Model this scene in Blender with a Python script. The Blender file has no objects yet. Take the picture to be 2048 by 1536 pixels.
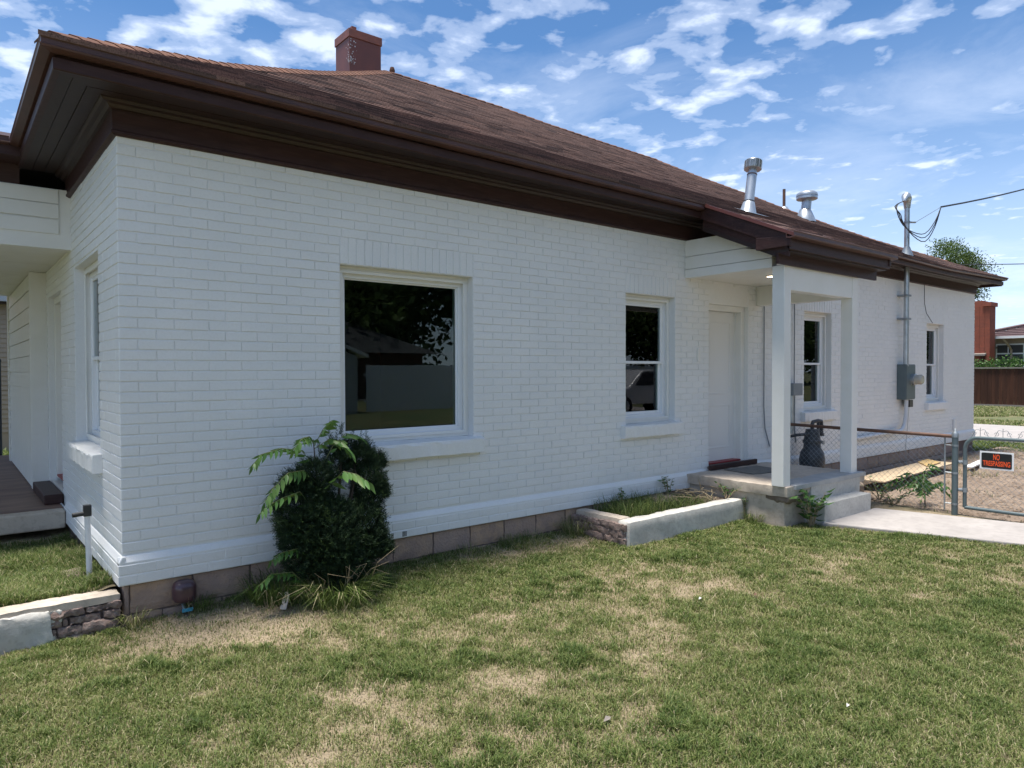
import bpy, math, random
import numpy as np
from mathutils import Matrix, Vector
random.seed(7); rng = np.random.default_rng(11)
scene = bpy.context.scene
COL = scene.collection

# ------------------------------------------------------------------ camera
FPX, CX, CY = 1403.0, 1024.0, 768.0          # focal length in pixels of the 2048 px wide photograph
v1 = Vector((2752-CX, -(737-CY), -FPX)).normalized()      # direction of the long wall
v2 = Vector((-116-CX, -(745-CY), -FPX)).normalized()      # direction of the short wall
v2 = (v2 - v1*v1.dot(v2)).normalized(); v3 = v1.cross(v2)
ROT = Matrix((v1, v2, v3))
CAMPOS = Vector((-0.906, -5.225, 1.689))
cd = bpy.data.cameras.new('camera'); cam = bpy.data.objects.new('camera', cd); COL.objects.link(cam)
cd.sensor_width = 36; cd.lens = FPX/2048*36; cd.clip_start = .05; cd.clip_end = 5000
cam.matrix_world = Matrix.Translation(CAMPOS) @ ROT.to_4x4()
scene.camera = cam

# ------------------------------------------------------------------ sky, sun, exposure
TO_SUN = Vector((-.14, .01, .985)).normalized()
SKY_STRENGTH, SUN_STRENGTH, SUN_ANGLE, EXPOSURE = .10, 4.5, 12.0, .72
w = bpy.data.worlds.new('World'); scene.world = w; w.use_nodes = True
nt = w.node_tree; nt.nodes.clear()
def N(t, k, **kw):
    n = t.nodes.new(k)
    for a, v in kw.items(): setattr(n, a, v)
    return n
def L(t, a, b): t.links.new(a, b)
def mth(t, op, a, b=None, c=None, clamp=False):
    n = N(t, 'ShaderNodeMath', operation=op, use_clamp=clamp)
    for i, v in enumerate((a, b, c)):
        if v is None: continue
        if isinstance(v, (int, float)): n.inputs[i].default_value = v
        else: L(t, v, n.inputs[i])
    return n.outputs[0]
def mixc(t, f, a, b, blend='MIX'):
    n = N(t, 'ShaderNodeMix', data_type='RGBA', blend_type=blend)
    for s, v in ((n.inputs[0], f), (n.inputs[6], a), (n.inputs[7], b)):
        if isinstance(v, (int, float)): s.default_value = v
        elif isinstance(v, tuple): s.default_value = v + (1,) if len(v) == 3 else v
        else: L(t, v, s)
    return n.outputs[2]
def ramp(t, f, stops, interp='LINEAR'):
    n = N(t, 'ShaderNodeValToRGB'); n.color_ramp.interpolation = interp
    el = n.color_ramp.elements
    while len(el) < len(stops): el.new(.5)
    for e, (p, c) in zip(el, stops):
        e.position = p; e.color = (c, c, c, 1) if isinstance(c, (int, float)) else tuple(c)+(1,)
    L(t, f, n.inputs[0]); return n.outputs[0]
sky = N(nt, 'ShaderNodeTexSky', sky_type='NISHITA', sun_disc=False)
sky.sun_elevation = math.asin(TO_SUN.z); sky.sun_rotation = math.atan2(TO_SUN.x, TO_SUN.y)
sky.altitude = 1300; sky.air_density = 1.0; sky.dust_density = .25; sky.ozone_density = 3.5
tc = N(nt, 'ShaderNodeTexCoord'); sp = N(nt, 'ShaderNodeSeparateXYZ'); L(nt, tc.outputs['Generated'], sp.inputs[0])
zz = mth(nt, 'ADD', mth(nt, 'MAXIMUM', sp.outputs[2], .0), .06)
cb = N(nt, 'ShaderNodeCombineXYZ'); L(nt, mth(nt, 'DIVIDE', sp.outputs[0], zz), cb.inputs[0]); L(nt, mth(nt, 'DIVIDE', sp.outputs[1], zz), cb.inputs[1])
mp = N(nt, 'ShaderNodeMapping'); L(nt, cb.outputs[0], mp.inputs[0]); mp.inputs['Rotation'].default_value = (0, 0, .35); mp.inputs['Scale'].default_value = (1, 1.0, 1); mp.inputs['Location'].default_value = (3.1, 1.7, 0)
def noise(t, vec, scale, detail=5, rough=.55, dist=0, dim='3D'):
    n = N(t, 'ShaderNodeTexNoise', noise_dimensions=dim); n.inputs['Scale'].default_value = scale; n.inputs['Detail'].default_value = detail
    n.inputs['Roughness'].default_value = rough; n.inputs['Distortion'].default_value = dist
    if vec is not None: L(t, vec, n.inputs['Vector'])
    return n.outputs[0]
big = noise(nt, mp.outputs[0], 1.1, 3, .5)
puff = noise(nt, mp.outputs[0], 6.2, 6, .52, .2)
m1 = mth(nt, 'ADD', mth(nt, 'MULTIPLY', puff, 1.0), mth(nt, 'MULTIPLY', big, .55))
puffs = ramp(nt, m1, [(.735, 0), (.83, .35), (.98, .92)], 'EASE')
veil = ramp(nt, noise(nt, mp.outputs[0], .9, 7, .62, .6), [(.44, 0), (.80, .42)])
hz = ramp(nt, sp.outputs[2], [(.0, .8), (.13, .55), (.25, .22), (.42, .03)])
m = mth(nt, 'MAXIMUM', puffs, mth(nt, 'ADD', veil, hz, clamp=True))
skyc = mixc(nt, 1.0, sky.outputs[0], (.56, .86, 1.03), 'MULTIPLY')
colr = mixc(nt, mth(nt, 'MULTIPLY', m, .9), skyc, (6.4, 7.1, 8.4))
bg = N(nt, 'ShaderNodeBackground'); L(nt, colr, bg.inputs[0]); bg.inputs[1].default_value = SKY_STRENGTH
out = N(nt, 'ShaderNodeOutputWorld'); L(nt, bg.outputs[0], out.inputs[0])
sl = bpy.data.lights.new('sun', 'SUN'); sl.energy = SUN_STRENGTH; sl.angle = math.radians(SUN_ANGLE); sl.color = (1, .955, .88)
so = bpy.data.objects.new('sun', sl); COL.objects.link(so); so.rotation_euler = TO_SUN.to_track_quat('Z', 'Y').to_euler(); so.location = (-20, 10, 60)
vs = scene.view_settings; vs.view_transform = 'Standard'; vs.look = 'None'; vs.exposure = EXPOSURE; vs.gamma = 1; vs.use_curve_mapping = False
scene.render.engine = 'CYCLES'; scene.cycles.max_bounces = 6; scene.cycles.diffuse_bounces = 3; scene.cycles.transparent_max_bounces = 12

# ------------------------------------------------------------------ helpers
def tag(o, label=None, cat=None, group=None, kind=None):
    if label: o['label'] = label
    if cat: o['category'] = cat
    if group: o['group'] = group
    if kind: o['kind'] = kind
    return o
def empty(name, loc=(0, 0, 0), rz=0, label=None, cat=None, group=None):
    o = bpy.data.objects.new(name, None); COL.objects.link(o); o.location = loc; o.rotation_euler = (0, 0, rz); o.empty_display_size = .1
    return tag(o, label, cat, group)
class MB:
    def __init__(s): s.v = []; s.f = []
    def add(s, vs, fs):
        b = len(s.v); s.v += [tuple(map(float, p)) for p in vs]; s.f += [tuple(i+b for i in f) for f in fs]; return s
    def box(s, x0, x1, y0, y1, z0, z1):
        return s.add([(x0,y0,z0),(x1,y0,z0),(x1,y1,z0),(x0,y1,z0),(x0,y0,z1),(x1,y0,z1),(x1,y1,z1),(x0,y1,z1)],
                     [(0,3,2,1),(4,5,6,7),(0,1,5,4),(1,2,6,5),(2,3,7,6),(3,0,4,7)])
    def prism(s, poly, z0, z1):           # poly counter-clockwise in plan; z0, z1 numbers or functions of (x, y)
        n = len(poly); g = lambda z, p: z(*p) if callable(z) else z
        vs = [(x, y, g(z0, (x, y))) for x, y in poly] + [(x, y, g(z1, (x, y))) for x, y in poly]
        return s.add(vs, [tuple(range(n-1, -1, -1)), tuple(range(n, 2*n))] + [(i, (i+1) % n, n+(i+1) % n, n+i) for i in range(n)])
    def prof_x(s, prof, x0, x1):          # profile polygon in (y, z) swept along x
        n = len(prof)
        return s.add([(x0, y, z) for y, z in prof]+[(x1, y, z) for y, z in prof], [tuple(range(n)), tuple(range(2*n-1, n-1, -1))]+[(i, n+i, n+(i+1) % n, (i+1) % n) for i in range(n)])
    def prof_y(s, prof, y0, y1):
        n = len(prof)
        return s.add([(x, y0, z) for x, z in prof]+[(x, y1, z) for x, z in prof], [tuple(range(n)), tuple(range(2*n-1, n-1, -1))]+[(i, n+i, n+(i+1) % n, (i+1) % n) for i in range(n)])
    def tube(s, pts, r, n=8, caps=True):
        pts = [Vector(p) for p in pts]; rs = r if isinstance(r, (list, tuple)) else [r]*len(pts)
        t0 = (pts[1]-pts[0]).normalized(); u = t0.orthogonal().normalized(); vs = []; 
        for i, p in enumerate(pts):
            t = (pts[min(i+1, len(pts)-1)]-pts[max(i-1, 0)]).normalized()
            u = (u - t*u.dot(t)); u = u.normalized() if u.length > 1e-6 else t.orthogonal().normalized(); q = t.cross(u)
            for k in range(n):
                a = 2*math.pi*k/n; vs.append(p + (u*math.cos(a)+q*math.sin(a))*rs[i])
        fs = [(i*n+k, i*n+(k+1) % n, (i+1)*n+(k+1) % n, (i+1)*n+k) for i in range(len(pts)-1) for k in range(n)]
        if caps: fs += [tuple(range(n-1, -1, -1)), tuple((len(pts)-1)*n+k for k in range(n))]
        return s.add(vs, fs)
    def lathe(s, prof, o=(0, 0, 0), n=24, axis=None):   # prof = (radius, height)
        o = Vector(o); M = (Vector(axis).to_track_quat('Z', 'Y').to_matrix() if axis else Matrix.Identity(3))
        vs = [o + M @ Vector((r*math.cos(2*math.pi*k/n), r*math.sin(2*math.pi*k/n), h)) for r, h in prof for k in range(n)]
        m_ = len(prof); fs = [(i*n+k, i*n+(k+1) % n, (i+1)*n+(k+1) % n, (i+1)*n+k) for i in range(m_-1) for k in range(n)]
        fs += [tuple(range(n-1, -1, -1)), tuple((m_-1)*n+k for k in range(n))]
        return s.add(vs, fs)
    def mesh(s, name):
        me = bpy.data.meshes.new(name); me.from_pydata(s.v, [], s.f); me.update(); return me
    def build(s, name, mat, parent=None, smooth=False, bevel=0, kind=None, label=None):
        o = bpy.data.objects.new(name, s.mesh(name)); COL.objects.link(o); o.data.materials.append(mat); o.parent = parent
        if smooth: smooth_mesh(o.data)
        if bevel:
            m = o.modifiers.new('bevel', 'BEVEL'); m.width = bevel; m.segments = 2; m.limit_method = 'ANGLE'; m.angle_limit = .6
        if kind: o['kind'] = kind
        if label: o['label'] = label
        return o
def smooth_mesh(me, ang=40):
    me.polygons.foreach_set('use_smooth', [True]*len(me.polygons)); me.set_sharp_from_angle(angle=math.radians(ang))
def np_obj(name, V, T, mat, parent=None, attrs=None, kind=None):   # V n*3, T m*3 triangles (or m*4)
    me = bpy.data.meshes.new(name); V = np.ascontiguousarray(V, np.float32); T = np.ascontiguousarray(T, np.int32); k = T.shape[1]
    me.vertices.add(len(V)); me.vertices.foreach_set('co', V.ravel()); me.loops.add(T.size); me.loops.foreach_set('vertex_index', T.ravel())
    me.polygons.add(len(T)); me.polygons.foreach_set('loop_start', np.arange(0, T.size, k, dtype=np.int32)); 
    for an, (dom, arr) in (attrs or {}).items():
        a = me.attributes.new(an, 'FLOAT', dom); a.data.foreach_set('value', np.ascontiguousarray(arr, np.float32))
    me.update(calc_edges=True); me.shade_flat()
    me.materials.append(mat); o = bpy.data.objects.new(name, me); COL.objects.link(o); o.parent = parent
    if kind: o['kind'] = kind
    return o
def link(name, me, parent, loc=(0, 0, 0), rz=0):
    o = bpy.data.objects.new(name, me); COL.objects.link(o); o.parent = parent; o.location = loc; o.rotation_euler = (0, 0, rz); return o
def project(P):
    c = ROT.transposed() @ (Vector(P)-CAMPOS); return CX+FPX*c.x/-c.z, CY-FPX*c.y/-c.z, -c.z

def vnoise(x, y, seed=0):                       # smooth value noise in numpy
    r = np.random.default_rng(seed).random((64, 64)); xi = np.floor(x).astype(int); yi = np.floor(y).astype(int); fx = x-xi; fy = y-yi
    fx = fx*fx*(3-2*fx); fy = fy*fy*(3-2*fy); g = lambda a, b: r[a % 64, b % 64]
    return (g(xi, yi)*(1-fx)+g(xi+1, yi)*fx)*(1-fy)+(g(xi, yi+1)*(1-fx)+g(xi+1, yi+1)*fx)*fy
def fbm(x, y, seed=0, o=4):
    s = 0; a = .5; t = 0
    for i in range(o): s = s+a*vnoise(x*2**i+i*7.3, y*2**i+i*3.1, seed+i); t += a; a *= .5
    return s/t

# ------------------------------------------------------------------ materials
def mat(name, base, rough=.6, c2=None, nscale=6., ndetail=4, lo=.35, hi=.65, c3=None, n3=40., amt3=.5, bump=0., bscale=40., metal=0., rnd=0., rndc=None, spec=.5, stretch=None, attr=None, stops=None, coat=0., bdist=.004):
    m = bpy.data.materials.new(name); m.use_nodes = True; t = m.node_tree; b = t.nodes['Principled BSDF']
    geo = N(t, 'ShaderNodeNewGeometry'); vec = geo.outputs['Position']
    if stretch:
        mpp = N(t, 'ShaderNodeMapping'); mpp.inputs['Scale'].default_value = stretch; L(t, vec, mpp.inputs[0]); vec = mpp.outputs[0]
    col = None
    if attr:
        a = N(t, 'ShaderNodeAttribute', attribute_name=attr); col = ramp(t, a.outputs['Fac'], stops)
    elif stops:
        oi = N(t, 'ShaderNodeObjectInfo'); col = ramp(t, oi.outputs['Random'], stops)
    src = col if col is not None else tuple(base)
    if c2: src = mixc(t, ramp(t, noise(t, vec, nscale, ndetail), [(lo, 0), (hi, 1)]), src, tuple(c2))
    if c3: src = mixc(t, mth(t, 'MULTIPLY', ramp(t, noise(t, vec, n3, 3), [(.48, 0), (.62, 1)]), amt3), src, tuple(c3))
    if rnd:
        oi = N(t, 'ShaderNodeObjectInfo'); src = mixc(t, mth(t, 'MULTIPLY', oi.outputs['Random'], rnd), src, tuple(rndc or (0, 0, 0)))
    if isinstance(src, tuple): b.inputs['Base Color'].default_value = src+(1,)
    else: L(t, src, b.inputs['Base Color'])
    b.inputs['Roughness'].default_value = rough; b.inputs['Metallic'].default_value = metal; b.inputs['Specular IOR Level'].default_value = spec
    if coat: b.inputs['Coat Weight'].default_value = coat
    if bump:
        bn = N(t, 'ShaderNodeBump'); bn.inputs['Strength'].default_value = bump; bn.inputs['Distance'].default_value = bdist
        L(t, noise(t, vec, bscale, 6, .6), bn.inputs['Height']); L(t, bn.outputs[0], b.inputs['Normal'])
    return m
WHITE = (.80, .80, .79)
M = {}
M['paint'] = mat('painted_brick', WHITE, .42, (.76, .765, .76), 2.2, 5, c3=(.70, .69, .66), n3=55, amt3=.25, bump=.35, bscale=90, bdist=.003)
M['trim'] = mat('white_trim_paint', (.80, .79, .76), .4, (.77, .76, .72), 5, bump=.1, bscale=60)
M['vinyl'] = mat('white_vinyl', (.82, .83, .84), .3)
M['brown'] = mat('brown_wood_paint', (.048, .021, .019), .5, (.036, .017, .016), 7, c3=(.07, .038, .034), spec=.3, n3=22, amt3=.35, bump=.35, bscale=18, stretch=(.35, 1, 2.5), bdist=.004)
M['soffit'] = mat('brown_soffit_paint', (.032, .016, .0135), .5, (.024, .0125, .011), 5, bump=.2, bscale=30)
M['gutter'] = mat('brown_gutter_metal', (.105, .052, .046), .38, (.075, .04, .036), 5, spec=.35, bump=.05, bscale=8)
M['gutter_red'] = mat('reddish_drip_metal', (.13, .045, .038), .35)
ST = [(0, (.07, .046, .042)), (.3, (.12, .075, .064)), (.5, (.155, .095, .079)), (.7, (.185, .112, .092)), (1, (.23, .135, .108))]
M['shingle'] = mat('asphalt_shingle', (0, 0, 0), .9, stops=ST, c3=(.03, .022, .02), n3=120, amt3=.6, bump=.6, bscale=300, bdist=.002, spec=.2)
M['shingle_a'] = mat('asphalt_shingle_field', (0, 0, 0), .9, attr='tone', stops=ST, c3=(.03, .022, .02), n3=120, amt3=.6, bump=.6, bscale=300, bdist=.002, spec=.2)
M['cap'] = mat('ridge_shingle', (.2, .10, .065), .9, (.14, .07, .05), 6, bump=.6, bscale=300, bdist=.002, spec=.2, rnd=.5, rndc=(.08, .045, .035))
M['deck'] = mat('roof_deck', (.05, .03, .025), .9)
M['chim'] = mat('red_sheet_metal', (.20, .062, .042), .5, (.15, .05, .038), 3, bump=.1, bscale=10)
M['chim_cap'] = mat('orange_red_metal', (.27, .085, .05), .5, (.2, .07, .045), 8)
M['flake'] = mat('flaked_white', (.7, .68, .66), .7)
M['galv'] = mat('galvanised_steel', (.52, .55, .57), .36, (.40, .43, .45), 9, metal=.75, bump=.05, bscale=20)
M['galv_d'] = mat('dull_galvanised', (.32, .35, .37), .45, (.25, .28, .30), 12, metal=.6)
M['rust'] = mat('rusty_steel', (.16, .08, .05), .7, (.1, .06, .045), 12)
M['conc'] = mat('pale_concrete', (.56, .54, .49), .8, (.46, .44, .40), 4, c3=(.33, .30, .27), n3=28, amt3=.35, bump=.5, bscale=55, bdist=.006)
M['walk'] = mat('walk_concrete', (.40, .365, .34), .85, (.34, .31, .29), 2.5, c3=(.25, .23, .21), n3=14, amt3=.3, bump=.4, bscale=90)
M['conc_t'] = mat('tan_concrete', (.56, .48, .39), .8, (.46, .385, .31), 3, c3=(.30, .24, .19), n3=20, amt3=.35, bump=.5, bscale=60, bdist=.005)
M['patch'] = mat('grey_mortar_patch', (.36, .36, .355), .8, (.45, .44, .42), 6, bump=.4, bscale=50)
M['stone'] = mat('rough_red_stone', (.27, .18, .15), .9, (.16, .12, .105), 9, c3=(.36, .29, .25), n3=35, amt3=.6, bump=.9, bscale=60, bdist=.01, rnd=.55, rndc=(.22, .16, .135))
M['block'] = mat('foundation_block', (.42, .29, .205), .85, (.30, .21, .165), 6, c3=(.50, .33, .20), n3=11, amt3=.55, bump=1, bscale=45, bdist=.012, rnd=.7, rndc=(.33, .25, .225))
M['joint'] = mat('block_mortar', (.14, .10, .085), .9, bump=.5, bscale=60)
M['dirt'] = mat('bare_dirt', (.20, .145, .105), .95, (.30, .225, .165), 2.5, 6, c3=(.11, .085, .065), n3=26, amt3=.7, bump=1, bscale=30, bdist=.02)
M['porchfloor'] = mat('worn_red_porch_floor', (.15, .085, .065), .6, (.25, .16, .115), 3, 5, bump=.3, bscale=25, stretch=(.4, 2, 1))
M['blackpl'] = mat('black_plastic', (.018, .018, .02), .4)
M['pvc'] = mat('grey_white_pvc', (.62, .64, .66), .35)
M['purple'] = mat('purple_brown_cover', (.085, .042, .05), .3, (.065, .035, .042), 9, coat=.2)
M['blue'] = mat('blue_tag', (.05, .30, .42), .5)
M['door'] = mat('white_door_paint', (.78, .77, .75), .38)
M['red'] = mat('red_threshold', (.33, .025, .03), .45, (.24, .03, .03), 12)
M['mat'] = mat('grey_door_mat', (.14, .135, .125), .95, (.20, .19, .17), 40, bump=1, bscale=250)
M['ebox'] = mat('grey_green_enamel', (.105, .14, .15), .4, (.09, .125, .135), 6)
M['ebox2'] = mat('grey_enamel', (.20, .225, .245), .45)
M['meterglass'] = mat('meter_cover', (.42, .40, .34), .15, coat=.6)
M['gas'] = mat('dark_grey_iron', (.045, .05, .058), .45, (.03, .034, .04), 14, bump=.2, bscale=40)
M['cable'] = mat('black_cable', (.015, .015, .018), .5)
M['ply'] = mat('plywood', (.52, .40, .26), .7, (.44, .33, .21), 4, stretch=(1, 6, 1))
M['osb'] = mat('yellow_board', (.50, .33, .12), .7, (.58, .40, .18), 6)
M['signw'] = mat('white_sign_plastic', (.8, .8, .8), .35); M['signk'] = mat('black_sign_print', (.012, .012, .014), .4); M['signo'] = mat('orange_sign_print', (.85, .10, .02), .4)
M['tan_siding'] = mat('tan_vinyl_siding', (.36, .28, .21), .55, (.33, .26, .195), 3)
M['greysiding'] = mat('pale_grey_siding', (.55, .55, .53), .6)
M['redbrick'] = mat('red_brick', (.34, .085, .045), .8, (.26, .07, .04), 8, rnd=.5, rndc=(.20, .06, .04))
M['redmortar'] = mat('brick_mortar', (.17, .075, .055), .9)
M['roof2'] = mat('purple_brown_tiles', (.17, .105, .105), .8, (.13, .085, .088), 4, rnd=.3, rndc=(.1, .07, .07))
M['fencewood'] = mat('dark_stained_fence', (.060, .025, .016), .8, (.095, .040, .024), 5, bump=.4, bscale=12, stretch=(1, 1, .15), rnd=.6, rndc=(.034, .017, .013), spec=.2)
M['greywood'] = mat('weathered_grey_wood', (.22, .19, .165), .85)
M['whitefence'] = mat('white_fence_paint', (.72, .73, .74), .5)
M['asphalt'] = mat('asphalt', (.075, .075, .078), .9, (.06, .06, .062), 3, bump=.3, bscale=90)
M['bark'] = mat('bark', (.09, .065, .045), .9, (.06, .045, .035), 10, bump=.8, bscale=30)
M['interior'] = mat('interior_wall', (.20, .20, .19), .8)
M['darkroof'] = mat('dark_roof', (.05, .05, .055), .9)
M['carpaint'] = mat('white_car_paint', (.6, .6, .6), .2, coat=.5); M['tyre'] = mat('tyre_rubber', (.02, .02, .02), .8)
M['rock'] = mat('brown_rock', (.24, .19, .15), .9, (.17, .13, .1), 12, bump=.8, bscale=40, bdist=.01)
M['stalk'] = mat('leaf_stalk_green', (.14, .16, .06), .6)
M['straw'] = mat('dry_stalks', (.36, .28, .17), .8, rnd=.5, rndc=(.25, .18, .1))
m_ = bpy.data.materials.new('porch_light_glow'); m_.use_nodes = True; m_.node_tree.nodes['Principled BSDF'].inputs['Emission Color'].default_value = (1, .78, .5, 1); m_.node_tree.nodes['Principled BSDF'].inputs['Emission Strength'].default_value = 6.; M['glow'] = m_
def glass_mat():
    m = bpy.data.materials.new('window_glass'); m.use_nodes = True; t = m.node_tree; t.nodes.clear()
    fr = N(t, 'ShaderNodeFresnel'); fr.inputs[0].default_value = 1.45
    tr = N(t, 'ShaderNodeBsdfTransparent'); tr.inputs[0].default_value = (.62, .70, .66, 1)
    gl = N(t, 'ShaderNodeBsdfGlossy'); gl.inputs['Roughness'].default_value = .0; gl.inputs[0].default_value = (.95, .97, 1, 1)
    mx = N(t, 'ShaderNodeMixShader'); o = N(t, 'ShaderNodeOutputMaterial')
    L(t, fr.outputs[0], mx.inputs[0]); L(t, tr.outputs[0], mx.inputs[1]); L(t, gl.outputs[0], mx.inputs[2]); L(t, mx.outputs[0], o.inputs[0]); return m
M['glass'] = glass_mat()
def leaf_mat(name, stops, rough=.5, trans=.25, attr='tint'):
    m = mat(name, (0, 0, 0), rough, attr=attr, stops=stops, spec=.3); t = m.node_tree; b = t.nodes['Principled BSDF']; o = t.nodes['Material Output']
    tr = N(t, 'ShaderNodeBsdfTranslucent'); mx = N(t, 'ShaderNodeMixShader'); mx.inputs[0].default_value = trans
    L(t, b.inputs['Base Color'].links[0].from_socket, tr.inputs[0]); L(t, b.outputs[0], mx.inputs[1]); L(t, tr.outputs[0], mx.inputs[2]); L(t, mx.outputs[0], o.inputs[0]); return m
M['grass'] = leaf_mat('grass_blade', [(0, (.042, .076, .018)), (.25, (.090, .138, .030)), (.5, (.17, .21, .058)), (.66, (.275, .285, .105)), (.8, (.36, .31, .17)), (1, (.56, .49, .31))], .55, .3)
M['yew'] = leaf_mat('yew_needle', [(0, (.010, .024, .010)), (.6, (.020, .043, .016)), (.85, (.036, .068, .021)), (1, (.075, .12, .032))], .65, .12)
M['leaf'] = leaf_mat('broad_leaf', [(0, (.04, .10, .024)), (.5, (.085, .18, .045)), (.85, (.14, .22, .06)), (1, (.20, .10, .055))], .42, .3)
M['tree'] = leaf_mat('tree_leaf', [(0, (.045, .075, .02)), (.5, (.085, .135, .035)), (1, (.15, .20, .06))], .5, .3)
M['hedge'] = leaf_mat('hedge_leaf', [(0, (.03, .07, .015)), (.5, (.06, .13, .025)), (1, (.11, .19, .045))], .5, .25)

# ------------------------------------------------------------------ ground
def lawn_z(x, y):
    x = np.asarray(x, float); y = np.asarray(y, float)
    return .05*np.clip(x/.8, -.2, 1)*np.exp(np.minimum(y, 0)/.5)*(y > -9) + .022*(fbm(x*1.3+5, y*1.3+9, 31, 3)-.5)
def dryness(x, y):
    d = .25*fbm(x*.9+20, y*.9+4, 3, 3) + .45*fbm(x*2.6+3, y*2.6+8, 23, 4) + .42*fbm(x*8.1, y*8.1, 9, 4) - .06
    g = lambda cx, cy, rx, ry, a: a*np.exp(-(((x-cx)/rx)**2+((y-cy)/ry)**2))
    d = d + g(.62, -.5, .38, .42, .52) + g(.15, -.35, .35, .3, .22) + g(2.4, -1.9, 1.2, .8, .10) + g(1.0, -2.2, .9, .5, .10) + g(3.6, -.35, .9, .18, .16) - g(2.2, -.75, .8, .35, .20) - g(3.4, -.9, .7, .5, .12) - g(5.9, -1.15, .8, .35, .14) - g(3.2, -3.6, 1.2, .7, .16) - g(.4, -1.5, .5, .3, .1) + g(5.4, -2.4, .8, .5, .08)
    return d
def sheet(name, xs, ys, zf, material, attrs=None, kind='structure', hole=None):
    X, Y = np.meshgrid(xs, ys); x = X.ravel(); y = Y.ravel(); z = zf(x, y); nx = len(xs)
    i, j = np.meshgrid(np.arange(nx-1), np.arange(len(ys)-1)); a = (j*nx+i).ravel(); Q = np.stack([a, a+1, a+nx+1, a+nx], 1)
    if hole is not None:
        c = np.stack([(x[Q].mean(1)), (y[Q].mean(1))], 1); Q = Q[~hole(c[:, 0], c[:, 1])]
    return np_obj(name, np.stack([x, y, z], 1), Q, material, None, {k: ('POINT', f(x, y)) for k, f in (attrs or {}).items()}, kind)
def lawn_mat():
    m = mat('lawn_soil', (0, 0, 0), .95, attr='dry', stops=[(.30, (.12, .115, .055)), (.48, (.22, .18, .105)), (.62, (.32, .25, .16)), (.8, (.40, .31, .205))], c3=(.10, .085, .05), n3=90, amt3=.75, bump=1, bscale=120, bdist=.015)
    return m
M['soil'] = lawn_mat()
M['ground'] = mat('far_grass', (.075, .11, .035), .95, (.17, .15, .07), .35, 6, c3=(.05, .075, .025), n3=3, amt3=.6, bump=.6, bscale=30, bdist=.03)
big_xs = np.concatenate([np.linspace(-400, -12, 9), np.linspace(-9, 40, 12), np.linspace(60, 600, 8)])
gz = sheet('ground', big_xs, np.concatenate([np.linspace(-500, -12, 9), np.linspace(-9, 30, 10), np.linspace(50, 600, 8)]), lambda x, y: np.full_like(x, -.06), M['ground'])
lawn = sheet('lawn', np.arange(-4, 8.3, .06), np.arange(-7.0, .13, .06), lawn_z, M['soil'], {'dry': dryness})

def blades(name, x, y, z, h, wd, tint, lean=.6, material=None, parent=None, kind='stuff', az=None, curl=.5):
    n = len(x); a = rng.random(n)*2*math.pi if az is None else az; ln = lean*(.25+rng.random(n)*.9); b = a+math.pi/2+rng.normal(0, .5, n)
    dx, dy = np.cos(a), np.sin(a); sx, sy = np.cos(b)*wd/2, np.sin(b)*wd/2
    p0 = np.stack([x, y, z], 1); s = np.stack([sx, sy, sx*0], 1)
    p1 = p0+np.stack([dx*h*ln*.35, dy*h*ln*.35, h*.55], 1); p2 = p0+np.stack([dx*h*ln, dy*h*ln, h*(1-curl*ln*.6)], 1)
    V = np.stack([p0-s, p0+s, p1-s*.8, p1+s*.8, p2], 1).reshape(-1, 3); k = (np.arange(n)*5)[:, None]
    T = np.concatenate([k+np.array([[0, 1, 3]]), k+np.array([[0, 3, 2]]), k+np.array([[2, 3, 4]])], 1).reshape(-1, 3)
    return np_obj(name, V, T, material or M['grass'], parent, {'tint': ('POINT', np.repeat(tint, 5))}, kind)
def keep_lawn(x, y):
    k = (y < .0) | (x < -9)
    k &= ~((x > 4.08) & (x < 6.1) & (y > -.80))                      # planter
    k &= ~((x > 5.95) & (y > -1.30)); k &= ~((x > 6.42) & (y > -1.56))   # stoop and step
    k &= ~((x > 6.45+(-1.5-y)*.36))                                       # walk
    k &= ~((x < .02) & (y > -.03))
    return k
def frustum(x, y, z=0., mar=280):
    c = ROT.transposed(); X = np.stack([x-CAMPOS.x, y-CAMPOS.y, np.full_like(x, z-CAMPOS.z)], 1) @ np.array(ROT)
    d = -X[:, 2]; px = CX+FPX*X[:, 0]/np.maximum(d, .1); py = CY-FPX*X[:, 1]/np.maximum(d, .1)
    return (d > .2) & (px > -mar) & (px < 2048+mar) & (py < 1536+mar*2), d
# lawn grass: even cover, thinner far away and on dry patches
n = 1130000; x = rng.uniform(-2.4, 7.6, n); y = rng.uniform(-5.4, .0, n)
k = keep_lawn(x, y); x, y = x[k], y[k]; f, d = frustum(x, y); x, y, d = x[f], y[f], d[f]
dr = dryness(x, y); dens = np.clip(1.15-.9*np.clip((dr-.42)/.3, 0, 1), .22, 1)*np.clip(4.2/d, .35, 1)
k = rng.random(len(x)) < dens; x, y, dr, d = x[k], y[k], dr[k], d[k]
tall = np.clip((fbm(x*2.2+3, y*2.2+8, 51, 3)-.5)*4, 0, 1); cl = (fbm(x*11+1, y*11+4, 61, 3)-.5)*2.4
h = (.020+.022*rng.random(len(x)))*(1.15-.45*np.clip((dr-.4)/.3, 0, 1))+.022*tall*(dr < .5)+.012*np.clip(cl, -.5, 1); wd = (.0030+.0022*rng.random(len(x)))*np.clip(d/4.2, 1, 2)
tint = np.clip(.43-.16*cl+rng.normal(0, .16, len(x))+.45*np.clip((dr-.42)/.28, 0, 1)*rng.random(len(x)) - .14*tall, 0, .74)
straw = rng.random(len(x)) < .20-.12*cl+.40*np.clip((dr-.45)/.28, 0, 1)-.12*tall; tint[straw] = .72+.28*rng.random(straw.sum())
h[straw] *= .75
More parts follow.
